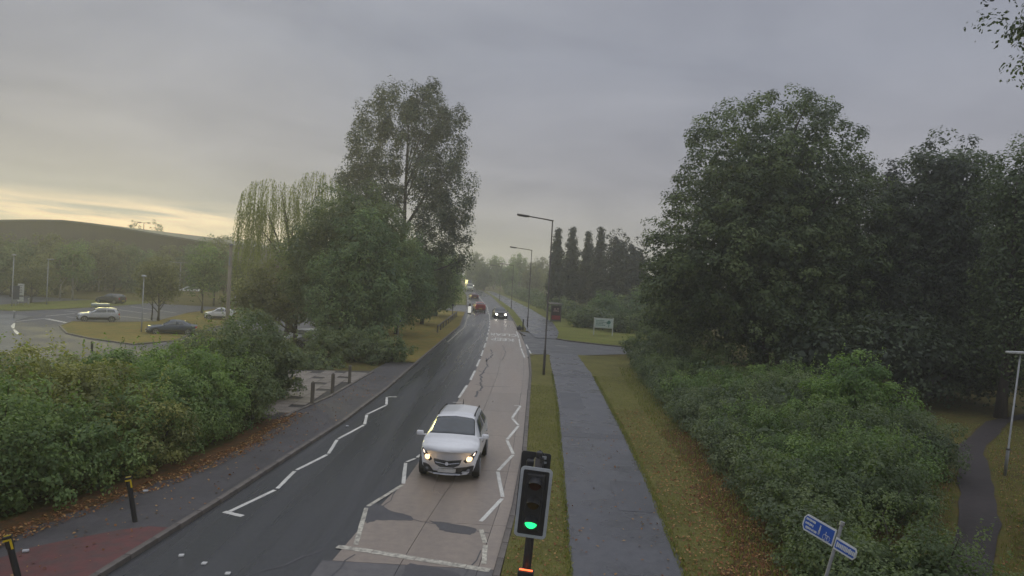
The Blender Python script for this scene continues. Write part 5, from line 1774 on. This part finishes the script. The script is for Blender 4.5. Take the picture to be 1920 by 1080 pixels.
for k, (nm, m_) in enumerate((('red_lens', M_red_l), ('amber_lens', M_amb_l), ('green_lens', M_green_l))):
    z = hz + .31 - k * .31
    bm_ = BM(); cyl(bm_, (0, -.25, z), .10, .03, 'Y', 20); obj(nm, bm_, m_, ts)
    bm_ = BM()
    a0, a1 = R(-25), R(205)
    n_ = 18
    rows = []
    for rr_ in (.112, .104):
        fr = [bm_.verts.new((rr_ * math.cos(a0 + (a1 - a0) * q / n_), -.235, z + rr_ * math.sin(a0 + (a1 - a0) * q / n_))) for q in range(n_ + 1)]
        bk = [bm_.verts.new((rr_ * math.cos(a0 + (a1 - a0) * q / n_), -.235 - .29 * (.30 + .70 * max(0, math.sin(a0 + (a1 - a0) * q / n_))), z + rr_ * math.sin(a0 + (a1 - a0) * q / n_) - .016)) for q in range(n_ + 1)]
        for q in range(n_):
            bm_.faces.new((fr[q], fr[q + 1], bk[q + 1], bk[q]))
        rows.append(bk)
    for q in range(n_):
        bm_.faces.new((rows[0][q], rows[0][q + 1], rows[1][q + 1], rows[1][q]))
    obj('visor', bm_, M_sig, ts)
# rear head facing the oncoming lane, seen from behind
bm_ = BM(); prism(bm_, rrect(.50, 1.12, .04), (-.06, .36, hz + .12), (1, 0, 0), (0, 0, 1), .02, (0, 1, 0)); obj('rear_backing_board', bm_, M_sig, ts)
bm_ = BM(); box(bm_, (-.06, .27, hz + .12), (.30, .16, .9), 0, .03); obj('rear_signal_head', bm_, M_sig, ts)
bm_ = BM(); box(bm_, (0, .1, hz + .42), (.08, .40, .06)); box(bm_, (0, .1, hz - .38), (.08, .40, .06)); obj('bracket', bm_, M_sig, ts)
bm_ = BM(); box(bm_, (0, .05, hz + .72), (.10, .14, .10), 0, .02); cyl(bm_, (.06, -.02, hz + .66), .035, .09, 'Y', 8); tube(bm_, [(0, .1, hz + .55), (.07, .02, hz + .62), (.02, -.05, hz + .70)], .012, 6); tube(bm_, [(-.05, .2, hz + .62), (.0, .12, hz + .78), (.1, .1, hz + .70)], .01, 6)
obj('vehicle_detector', bm_, M_sig, ts)
bm_ = BM(); box(bm_, (.08, .30, hz + .62), (.07, .02, .05)); box(bm_, (.10, .30, hz + .54), (.05, .02, .03)); box(bm_, (.06, .30, hz + .46), (.035, .02, .07)); obj('fixing_clip', bm_, M_grey, ts)
# pedestrian demand unit lower down the post, red lamp lit
bm_ = BM(); box(bm_, (0, -.11, 1.18), (.26, .16, .42), 0, .02); obj('push_button_unit', bm_, M_sig, ts)
bm_ = BM(); box(bm_, (0, -.15, 1.405), (.22, .045, .014), 0, .005); obj('red_man_lamp', bm_, mat('red_lamp_lit', (.8, .1, .05), rough=.3, scale=20, emit=(1.0, .16, .05), estr=2.2), ts)

# ------------------------------------------------------------------ ground cover: fallen leaves and grass blades
def scatter(line_a, line_b, y0, y1, n, bias=1.0):
    y = RNG.uniform(y0, y1, n) if bias == 1 else y0 + (y1 - y0) * RNG.random(n) ** bias
    a = np.interp(y, [p[1] for p in line_a], [p[0] for p in line_a]); b = np.interp(y, [p[1] for p in line_b], [p[0] for p in line_b])
    f = RNG.random(n)
    return np.stack([a + (b - a) * f, y], 1), f


pts, nrs, szs, tis = [], [], [], []
for (la, lb_, y0, y1, n, z, bias) in [(PR, off(HR, 1.0), 8, 34, 5200, .10, 1.5), (off(PR, .8), off(HR, .8), 8, 26, 3000, .10, 1.4), (off(HL, -.3), off(HL, .5), 10, 29, 2600, .105, 1.0), (off(KR, .2), PL, 7, 22, 900, .10, 1.0),
                                      (off(HL, .2), off(KL, -.2), 9, 40, 450, .097, 1.0), (PL, PR, 8, 30, 260, .105, 1.0), (off(RPc, 0.8), off(RPc, 3.2), 11, 30, 1200, .0, 1.0), (off(RPc, -3.0), off(RPc, -.8), 11, 30, 1300, .0, 1.0)]:
    p, f = scatter(la, lb_, y0, y1, n, bias)
    pts.append(np.concatenate([p, np.full((n, 1), z) + RNG.uniform(0, .02, (n, 1))], 1))
    nrs.append(np.tile([0, 0, 1.0], (n, 1)) + RNG.normal(size=(n, 3)) * .35)
    szs.append(RNG.uniform(.04, .095, n)); tis.append(RNG.random(n))
o = obj('fallen_leaves', leaf_mesh('fallen_leaves', np.concatenate(pts), np.concatenate(nrs), np.concatenate(szs), np.concatenate(tis), aspect=.7),
        leafmat('fallen_leaf', (.13, .045, .016), (.24, .10, .03), (.42, .26, .10), trans=.1))
o['kind'] = 'stuff'
pts, szs, tis = [], [], []
for (la, lb_, y0, y1, n, z, s) in [(off(KR, .16), PL, 8, 40, 17000, .09, .052), (PR, off(HR, .9), 8, 45, 20000, .09, .055), (off(PL, -.1), off(PL, .05), 8, 45, 2500, .09, .09), (off(PR, -.08), off(PR, .12), 8, 45, 3500, .09, .09),
                                   (off(RPc, .7), off(RPc, 3.4), 11, 36, 6000, -.01, .09), (off(RPc, -3.4), off(RPc, -.7), 11, 36, 6000, -.01, .09), (off(HR, -.5), off(HR, 1.2), 8, 50, 5000, .09, .13)]:
    p, f = scatter(la, lb_, y0, y1, n, 1.3)
    pts.append(np.concatenate([p, np.full((n, 1), z + s * .35)], 1)); szs.append(s * RNG.uniform(.6, 1.5, n)); tis.append(RNG.random(n))
pts = np.concatenate(pts)
nr = RNG.normal(size=(len(pts), 3)); nr[:, 2] *= .3
o = obj('grass', leaf_mesh('grass', pts, nr, np.concatenate(szs), np.concatenate(tis), aspect=.22, up=(0, 0, 1)), leafmat('grass_blade', (.115, .14, .038), (.165, .175, .05), (.22, .21, .07), trans=.25))
o['kind'] = 'stuff'

# ------------------------------------------------------------------ haze, also standing in for veiling lens glare
hb = BM(); box(hb, (0, 330, 13.5), (1460, 800, 33))
hz_ = obj('haze', hb, None)
hm = bpy.data.materials.new('haze'); hm.use_nodes = True
ht = hm.node_tree; ht.nodes.clear()
pv = ht.nodes.new('ShaderNodeVolumePrincipled'); ho = ht.nodes.new('ShaderNodeOutputMaterial')
pv.inputs['Color'].default_value = (.93, .935, .975, 1)
pv.inputs['Density'].default_value = .0017
pv.inputs['Anisotropy'].default_value = .50
ht.links.new(pv.outputs[0], ho.inputs['Volume'])
hz_.data.materials.append(hm)
hz_['kind'] = 'stuff'
